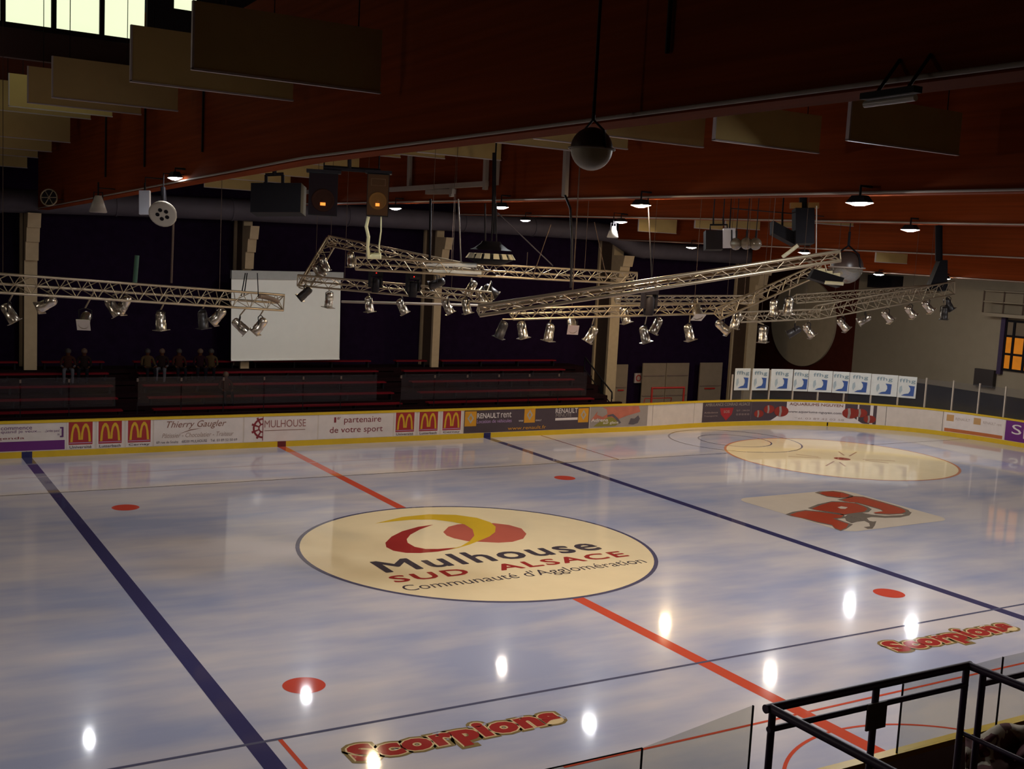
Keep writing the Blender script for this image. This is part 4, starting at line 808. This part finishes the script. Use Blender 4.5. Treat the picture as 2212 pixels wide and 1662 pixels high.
# striped ring (hanging hazard striped unit)
c = at(1060, 548, d=26.2); t = thing('striped_rig', c, 'black hanging unit with cream striped lower rim at the centre', 'hanging unit')
MB().lathe(c+Vector((0, 0, .28)), (0, 0, -1), [(0, .22), (.06, .26), (.16, .40), (.20, .5)], 8).obj('hood', M_black, t)
n = 16
for k in range(n):
    a0, a1 = 2*math.pi*k/n, 2*math.pi*(k+.62)/n; R0, R1 = .50, .58
    MB().hexa([c+Vector((R1*math.cos(a0), R1*math.sin(a0), -.12)), c+Vector((R1*math.cos(a1), R1*math.sin(a1), -.12)), c+Vector((R1*.9*math.cos(a1), R1*.9*math.sin(a1), -.12)), c+Vector((R1*.9*math.cos(a0), R1*.9*math.sin(a0), -.12)), c+Vector((R0*math.cos(a0), R0*math.sin(a0), .0)), c+Vector((R0*math.cos(a1), R0*math.sin(a1), .0)), c+Vector((R0*.9*math.cos(a1), R0*.9*math.sin(a1), .0)), c+Vector((R0*.9*math.cos(a0), R0*.9*math.sin(a0), .0))]).obj('stripe', mat('stripe_cream', (.55, .50, .36), .5), t)
MB().lathe(c+Vector((0, 0, -.02)), (0, 0, -1), [(0, .50), (.12, .52), (.22, .30)], 16).obj('drum', M_black, t); hang(t, c+Vector((0, 0, .25)), .02)
for u in (1048, 1072): MB().tube([at(u, 440, d=26.2), at(u, 532, d=26.2)], .02, 6).obj('hanger', M_dark, t)
# coil of chain bags, fittings at the left beam cluster
def fitting(name, label, cat_): return label
c = at(107, 427, X=-8.2); t = thing('vent_rose', c, 'small round fitting with five holes under the left end of the beam', 'light fitting'); 
b = MB(); b.lathe(c, -CF, [(0, .25), (.03, .25)], 24); b.obj('disc', M_dark, t)
MB().tube([c-CF*.04+CR*.25*math.cos(k*math.pi/12)+CU*.25*math.sin(k*math.pi/12) for k in range(25)], .025, 6, False).obj('rim', M_alu, t)
for k in range(6): MB().tube([c-CF*.04, c-CF*.04+CR*.25*math.cos(k*math.pi/3)+CU*.25*math.sin(k*math.pi/3)], .014, 5).obj('spoke', M_alu, t)
c = at(352, 462, X=-8.2); t = thing('cluster_lamp', c, 'pale dish lamp with dark holes in the fitting cluster at left', 'light fitting')
axd = (-CF*.8-CU*.55).normalized(); MB().lathe(c, axd, [(-.2, .08), (-.16, .16), (-.05, .26), (.02, .28), (.03, .25)], 22).obj('dish', mat('dish_cream', (.40, .35, .28), .4), t)
e1 = axd.cross(CU).normalized(); e2 = axd.cross(e1)
for k in range(5):
    p_ = c+axd*.032+e1*.10*math.cos(k*1.257)+e2*.10*math.sin(k*1.257); MB().lathe(p_, axd, [(0, .042), (.004, .042)], 12).obj('hole', M_black, t)
MB().tube([c-axd*.15, at(352, 405, X=-8.15)], .05, 6).obj('stem', M_black, t)
c = at(313, 438, X=-8.2); t = thing('box_light', c, 'white narrow box panel in the fitting cluster at left', 'light fitting'); MB().obox(c, CR*.11, CF*.05, CU*.25).obj('case', mat('panel_white', (.50, .50, .56), .4), t); MB().tube([c+CU*.24, c+CU*.42], .02, 6).obj('stem', M_black, t)
for k, (u, v, nm, lb, xx) in enumerate(((212, 442, 'bell_light', 'bell shaped grey spotlight hanging under the beam at left', -8.2), (1324, 502, 'bell_light', 'white bell shaped spotlight hanging before the tall column', 8.2))):
    c = at(u, v, X=xx); t = thing(nm, c, lb, 'light fitting'); s_ = 1.0 if k == 0 else .9
    MB().lathe(c+Vector((0, 0, .22*s_)), (0, 0, -1), [(0, .07*s_), (.05, .10*s_), (.40*s_, .22*s_), (.42*s_, .19*s_)], 16).obj('bell', mat('bell_grey', (.30, .26, .23), .4) if k == 0 else mat('bell_white', (.62, .58, .50), .4), t); MB().tube([c+Vector((0, 0, .2*s_)), c+Vector((0, 0, .55*s_))], .02, 6).obj('stem', M_black, t); MB().tube([c+Vector((.12, 0, .02)), c+Vector((.10, 0, .3)), c+Vector((-.10, 0, .3)), c+Vector((-.12, 0, .02))], .015, 6).obj('yoke', M_dark, t)
c = at(1575, 515, d=29); t = thing('box_light', c, 'white upright panel beside the three globe lights', 'light fitting'); MB().obox(c, CR*.15, CF*.06, CU*.24).obj('case', mat('panel_white', (.50, .50, .56), .4), t); MB().tube([c+CU*.2+CR*.05-CF*.08, c-CU*.12+CR*.05-CF*.08], .02, 6).obj('cable', M_black, t)
c = at(1541, 520, d=29.3); t = thing('hanging_cabinet', c, 'dark square cabinet in a yoke left of the white panel', 'loudspeaker'); MB().obox(c, CR*.22, CF*.18, CU*.24).obj('cabinet', M_dark, t); MB().tube([c+CU*.24-CR*.08, c+CU*.40-CR*.08, c+CU*.40+CR*.35, c+CU*.1+CR*.35], .025, 6).obj('yoke', M_black, t)
for s_ in (0, .25): MB().tube([c+CU*.40+CR*s_, c+CU*.6+CR*s_], .025, 6).obj('stem', M_black, t); hang(t, c+CU*.58+CR*s_, .015)
c = at(1690, 505, d=30); t = thing('hanging_cabinet', c, 'dark slanting cabinet under the fourth beam right of the globes', 'loudspeaker'); MB().obox(c, CR*.28-CU*.15, CF*.2, CU*.16).obj('cabinet', M_black, t); MB().tube([c+CU*.1, c+CU*.55], .03, 6).obj('stem', M_black, t); hang(t, c+CU*.5, .02)
c = at(2028, 605, d=38); t = thing('hanging_cabinet', c, 'dark tapered cabinet hanging at the tip of the right truss', 'loudspeaker'); MB().hexa([c-CR*.40-CU*.35-CF*.2, c+CR*.2-CU*.35-CF*.2, c+CR*.2-CU*.35+CF*.2, c-CR*.4-CU*.35+CF*.2, c-CR*.02+CU*.6-CF*.2, c+CR*.2+CU*.6-CF*.2, c+CR*.2+CU*.6+CF*.2, c-CR*.02+CU*.6+CF*.2]).obj('cabinet', M_black, t); MB().tube([c+CU*.6, c+CU*1.7], .12, 6).obj('stem', M_black, t); hang(t, c+CU*1.6, .05)
c = at(1735, 490, d=30); t = thing('hoist_column', c, 'dark hoist block with amber labels above the tilted truss', 'hoist'); MB().obox(c, CR*.24, CF*.2, CU*.45).obj('block', M_black, t)
for s_ in (-1, 1): MB().obox(c+CR*.22*s_+CU*.52-CF*.12, CR*.14, CF*.06, CU*.07).obj('label_plate', mat('amber_plate', (.20, .09, .01), .6), t)
hang(t, c+CU*1.3, .04)
MB().tube([c+CU*.4, c+CU*1.4], .10, 8).obj('stem', M_black, t)
def arm_to_beam(t, p, bi=0):
    x_ = beam_bottom[bi][0]; z_ = beam_z(bi, p.y)+.15; MB().tube([p, Vector((p.x, p.y, z_)), Vector((x_, p.y, z_))], .014, 6).obj('arm', M_dark, t)
for o_ in list(COL.objects):
    if o_.parent is None and o_.name.startswith(('vent_rose', 'cluster_lamp', 'bell_light', 'box_light')) and o_.location.x < 9:
        arm_to_beam(o_, o_.location+Vector((0, 0, .2)), 0 if o_.location.x < -5 else 2)
for o_ in list(COL.objects):
    if o_.name.startswith('box_light') and o_.location.x > 0: hang(o_, o_.location+CU*.2, .012)
# tall rails, cords and chains
def cord(name, label, P, r, m, cat_='cable'):
    tag(MB().tube(P, r, 6).obj(name, m), label, cat_)
cord('steel_rod', 'thin dark rod hanging from the beam to the left truss', [at(375, 470, d=24), at(370, 612, d=24)], .022, M_web, 'rod')
cord('green_strap', 'green strap hanging above the left truss', [at(296, 552, d=24.2), at(291, 615, d=24.2)], .045, mat('strap_green', (.03, .08, .045), .7), 'strap')
cord('hoist_chain', 'black chain dropping to the end of the left truss', [at(530, 590, d=25), at(521, 640, d=25)], .012, M_black, 'chain'); cord('hoist_chain', 'second black chain beside it at the end of the left truss', [at(534, 590, d=25), at(527, 640, d=25)], .012, M_black, 'chain'); cord('steel_rod', 'thin rod dropping to the tip of the left truss', [at(556, 590, d=25), at(558, 640, d=25)], .010, M_black, 'rod')
cord('white_cable', 'thick cream cable hanging below the right loudspeaker', [at(796, 468, d=24.2), at(791, 490, d=24.2), at(796, 512, d=24.3), at(794, 535, d=24.6), at(796, 554, d=25)], .035, mat('cable_cream', (.80, .78, .45), .4))
cord('white_cable', 'thin cream cable hanging beside the thick one', [at(823, 468, d=24.2), at(823, 500, d=24.2), at(819, 530, d=24.6), at(820, 552, d=25)], .016, mat('cable_cream', (.80, .78, .45), .4))
c = at(808, 553, d=25); t = thing('cable_drum', c, 'cream cylinder under the hanging cables', 'motor'); MB().tube([c-CR*.14, c+CR*.15], .07, 14).obj('drum', mat('cable_cream', (.80, .78, .45), .4), t); MB().tube([c-CR*.15, c-CR*.17], .08, 14).obj('end_cap', M_pipe, t)
cord('hanging_pole', 'black pole hanging in front of the far wall at the centre', [at(1068, 330, d=27), at(1066, 505, d=27)], .05, M_black, 'pole'); cord('hanging_pole', 'dark pole left of the chain hoist', [at(930, 430, d=27.5), at(928, 580, d=27.5)], .03, M_black, 'pole'); cord('hoist_chain', 'pale chain dropping to the middle truss', [at(990, 430, d=26.4), at(996, 570, d=26.4)], .016, M_pipe, 'chain')
cord('hanging_cable', 'long black cable bending down from the white conduit', [at(1221, 423, X=.44), at(1232, 450, X=.3), at(1236, 520, X=.3), at(1233, 622, X=.3)], .028, M_black); cord('hanging_cable', 'thin black cable right of the long one', [at(1400, 428, X=.55), at(1408, 600, X=.55)], .014, M_black)
cord('steel_wire', 'thin wire slanting down to the near truss', [at(1190, 485, d=24), at(1150, 600, d=24)], .009, M_web, 'wire'); cord('steel_wire', 'thin wire slanting right from the black pole', [at(1075, 460, d=26), at(1195, 575, d=26)], .014, M_duct, 'wire'); cord('steel_wire', 'thin wire slanting before the tall column', [at(1284, 480, d=26.5), at(1311, 605, d=26.5)], .009, M_web, 'wire'); cord('steel_wire', 'thin wire dropping behind the middle truss', [at(1140, 545, d=27.5), at(1136, 600, d=27.5)], .009, M_web, 'wire')
cord('hoist_cable', 'thin cable dropping to the tip of the long near truss', [at(1764, 445, d=22), at(1763, 548, d=22)], .012, M_pipe); cord('hoist_chain', 'crusty pale chain lying over the long near truss', [at(1690, 556, d=22.2), at(1705, 545, d=22.2), at(1724, 530, d=22.2)], .04, mat('chain_cream', (.45, .40, .26), .5, var=.5, scale=25), 'chain'); cord('hanging_cable', 'cable bridle at the far end of the left truss', [at(560, 640, d=25), at(572, 642, d=25.2), at(588, 646, d=25.2), at(600, 652, d=25.4)], .05, mat('cable_brown', (.16, .10, .06), .7))
cord('steel_tube', 'pale tube lit from above on the middle truss', [at(918, 570, d=26), at(1030, 574, d=26)], .05, mat('tube_white', (.75, .75, .70), .35), 'tube'); cord('steel_tube', 'second pale tube on the middle truss', [at(925, 586, d=26), at(1040, 590, d=26)], .04, mat('tube_white', (.75, .75, .70), .35), 'tube'); cord('steel_tube', 'thin tube below the lower truss right of the screen', [at(738, 652, d=30.5), at(1035, 660, d=29.5)], .035, M_pipe, 'tube')

# ------------------------------------------------------------------ spectators in the far stand
def seated_mesh():
    V = [(0, 0, .0), (0, .02, .22), (0, .0, .42), (0, -.02, .50), (0, -.04, .60), (0, -.05, .68), (-.10, -.05, -.01), (-.14, -.42, .02), (-.14, -.45, -.40), (-.14, -.58, -.43), (.10, -.05, -.01), (.14, -.42, .02), (.14, -.45, -.40), (.14, -.58, -.43), (-.19, 0, .40), (-.25, -.10, .16), (-.16, -.32, .08), (.19, 0, .40), (.25, -.10, .16), (.16, -.32, .08)]
    Eg = [(0, 1), (1, 2), (2, 3), (3, 4), (4, 5), (0, 6), (6, 7), (7, 8), (8, 9), (0, 10), (10, 11), (11, 12), (12, 13), (2, 14), (14, 15), (15, 16), (2, 17), (17, 18), (18, 19)]
    R = [.15, .15, .13, .055, .10, .085, .09, .07, .05, .045, .09, .07, .05, .045, .06, .045, .04, .06, .045, .04]
    me = bpy.data.meshes.new('person'); me.from_pydata(V, Eg, []); o = bpy.data.objects.new('person', me); COL.objects.link(o)
    md = o.modifiers.new('skin', 'SKIN'); sk = me.skin_vertices[0].data
    for i, r_ in enumerate(R): sk[i].radius = (r_, r_*(.8 if i < 3 else 1))
    sk[0].use_root = True
    s2 = o.modifiers.new('sub', 'SUBSURF'); s2.levels = 1; s2.render_levels = 1
    dg = bpy.context.evaluated_depsgraph_get(); out = bpy.data.meshes.new_from_object(o.evaluated_get(dg)); bpy.data.objects.remove(o); bpy.data.meshes.remove(me)
    for p in out.polygons: p.use_smooth = True
    return out
base = seated_mesh(); M_skin = mat('skin', (.06, .024, .013), .9, spec=0); M_tr = mat('trousers', (.008, .007, .010), .9, spec=0)
shirts = [((.10, .04, .03), 'dark red top'), ((.05, .03, .03), 'dark top'), ((.16, .10, .05), 'brown top'), ((.05, .02, .03), 'black top')]
HAIR = MB().lathe((0, -.03, .62), (0, 0, 1), [(-.02, .105), (.05, .108), (.10, .085), (.135, .03)], 14).mesh('hair')
people = [(147, 778, 0, 2, 'left of the near pair by the left column'), (182, 776, 1, 2, 'right of the pair by the left column'), (318, 776, 2, 2, 'leftmost of the group left of the screen'), (350, 778, 1, 2, 'with pale knees in the group left of the screen'), (386, 782, 0, 2, 'third of the group left of the screen'), (432, 780, 3, 2, 'fourth of the group left of the screen'), (456, 778, 2, 2, 'nearest the screen in the group'), (487, 822, 0, 0, 'sitting low in front of the screen corner')]
for k, (u, v, sh, row, lb) in enumerate(people):
    me = base.copy(); me.materials.clear()
    m_s = mat('shirt_%d' % sh, tuple(c*.3 for c in shirts[sh][0]), .9, spec=0)
    legm = mat('pale_trousers', (.07, .07, .08), .9, spec=0) if k in (3, 0) else M_tr
    for m_ in (m_s, legm, M_skin): me.materials.append(m_)
    for p in me.polygons:
        c = p.center; p.material_index = 2 if (c.z > .49 or (c.z > 0 and c.y < -.28 and c.z > .06)) else (1 if c.z < .03 or c.y < -.2 else 0)
    p_ = at(u, v, Y=tiers[3 if k < 7 else 1][0]+.25); ti = tiers[3 if k < 7 else 1]
    o = link('person', me, None); o.location = (p_.x, p_.y, ti[1]+.43); o.rotation_euler = (0, 0, random.uniform(-.4, .4))
    tag(o, f'seated person in {shirts[sh][1]}, {lb}', 'person', 'spectators in the far stand')
    hm = mat('hair_%d' % (k % 2), ((.015, .01, .008), (.06, .03, .015))[k % 2], .7); h = bpy.data.objects.new('hair', HAIR.copy()); COL.objects.link(h); h.data.materials.append(hm); h.parent = o

# ------------------------------------------------------------------ near side: glass, walkway, railing
struct(MB().box((-42, -30, -.03), (34, -15.0, .25)).obj('floor_walkway', M_concrete), 'dark walkway behind the near boards')
ng = thing('near_glass', (-4, -14.85, 1.2), 'tall clear glass panes standing on the near boards', 'rink glass')
def pane_y(P): return MB().prism([at(u, v, Y=-14.85) for u, v in P], (0, .012, 0))
zE = 1.21
def pane(x0, x1, z1a, z1b, edge=True):
    MB().prism([(x0, -14.85, zE), (x1, -14.85, zE), (x1, -14.85, z1b), (x0, -14.85, z1a)], (0, .012, 0)).obj('glass_pane', M_glass, ng)
    e = MB(); e.box((x1-.006, -14.856, zE), (x1+.006, -14.832, z1b)); e.obj('pane_edge', M_black, ng)
q1, q2, q3 = at(1244, 1650, Y=-14.85), at(1388, 1617, Y=-14.85), at(1628, 1525, Y=-14.85)
q4, q5, q6 = at(1952, 1478, Y=-14.85), at(2168, 1420, Y=-14.85), at(2260, 1392, Y=-14.85)
pane(q1.x-3, q2.x, q2.z, q2.z); pane(q2.x+.015, q3.x, q2.z, q3.z); pane(q4.x, q5.x, q4.z, q5.z); pane(q5.x+.015, q5.x+2.0, q5.z, q5.z)
MB().box((q4.x-.006, -14.856, zE), (q4.x+.006, -14.832, q4.z)).obj('pane_edge', M_black, ng)
MB().tube([(q1.x-3, -14.844, q2.z), (q2.x, -14.844, q2.z)], .008, 6).obj('pane_edge', M_black, ng)
YR = -18.0
zT = 3.96
a_ = at(1663, 1537, Y=YR); b_ = at(2092, 1432, Y=YR); 
rl = thing('landing_railing', ((a_.x+b_.x)/2, YR, 2.6), 'dark steel tube railing around the near stair landing', 'railing')
a_.z = b_.z = (a_.z+b_.z)/2; RT = .036
MB().tube([a_-Vector((.05, 0, 0)), b_+Vector((.03, 0, 0))], RT, 12).obj('top_rail', M_rail, rl)
m0, m1 = at(1690, 1570, Y=YR), at(2212, 1430, Y=YR); zm = at(1700, 1568, Y=YR).z
MB().tube([(a_.x, YR, zm), (b_.x, YR, zm)], RT*.72, 10).obj('mid_rail', M_rail, rl)
MB().tube([b_, b_+Vector((0, -5.5, 0))], RT, 12).obj('side_rail', M_rail, rl); MB().tube([a_, a_+Vector((0, -2.2, 0))], RT, 12).obj('side_rail', M_rail, rl)
MB().tube([(b_.x+.16, YR-.05, zm), (b_.x+6, YR-.05, zm)], RT*.8, 10).obj('mid_rail', M_rail, rl)
MB().tube([(b_.x, YR, zm-.45), (b_.x, YR-4.5, zm-.45)], RT*.6, 10).obj('side_rail', M_rail, rl)
floor_z = at(2086, 1622, Y=YR).z-.05
for x in (a_.x+.03, at(1890, 1520, Y=YR).x, b_.x-.02): MB().tube([(x, YR, floor_z-.2), (x, YR, a_.z)], RT*.85, 10).obj('post', M_rail, rl)
MB().tube([(b_.x+.14, YR-.06, floor_z-.2), (b_.x+.14, YR-.06, a_.z-.03)], RT*.85, 10).obj('post', M_rail, rl)
sp_ = at(1893, 1547, Y=YR-.05); sgn = MB().obox(sp_, (.115, 0, .0), (0, .008, 0), (0, 0, .115)).obj('notice_plate', mat('plate_dark', (.06, .035, .03), .6)); tag(sgn, 'dark square notice plate tied to the middle railing post', 'sign')
# dark landing and steps under the railing
ld = thing('stair_landing', ((a_.x+b_.x)/2, -17, 0), 'dark stepped landing below the railing at lower right', 'steps')
p1, p2 = at(1735, 1668, Z=1.0), at(2212, 1535, Z=1.0)
for k in range(6):
    y0 = -15.25-.55*k; MB().box((-5.1-.45*k, y0-.55, .2), (6, y0, .62+.36*k)).obj('step', M_concrete, ld)
# draped red and white cloth by the railing
cp = at(2165, 1610, Y=-16.6); b = MB(); nx, ny = 16, 14
def cl(i, j):
    u = i/nx; v = j/ny
    return at(2085+150*u, 1590+100*v-34*u+8*math.sin(u*9+v*4), Y=-16.9-.35*v+.06*math.sin(u*12)+.05*math.cos(v*9+u*3))
b.add([cl(i, j) for j in range(ny+1) for i in range(nx+1)], [(j*(nx+1)+i, j*(nx+1)+i+1, (j+1)*(nx+1)+i+1, (j+1)*(nx+1)+i) for j in range(ny) for i in range(nx)], True)
mcl = mat('cloth_redwhite', (.10, .012, .012), .85)
nt = mcl.node_tree; bs = nt.nodes['Principled BSDF']; nz = nt.nodes.new('ShaderNodeTexNoise'); nz.inputs['Scale'].default_value = 2.6; tcn = nt.nodes.new('ShaderNodeTexCoord'); cr = nt.nodes.new('ShaderNodeValToRGB')
cr.color_ramp.interpolation = 'CONSTANT'; cr.color_ramp.elements[0].color = (.085, .008, .010, 1); cr.color_ramp.elements[1].position = .56; cr.color_ramp.elements[1].color = (.34, .29, .22, 1)
nt.links.new(tcn.outputs['Object'], nz.inputs['Vector']); nt.links.new(nz.outputs['Fac'], cr.inputs[0]); nt.links.new(cr.outputs[0], bs.inputs['Base Color'])
o = b.obj('draped_banner', mcl); sol = o.modifiers.new('solid', 'SOLIDIFY'); sol.thickness = .012
tag(o, 'dark red and white printed cloth bunched beside the near railing', 'cloth')
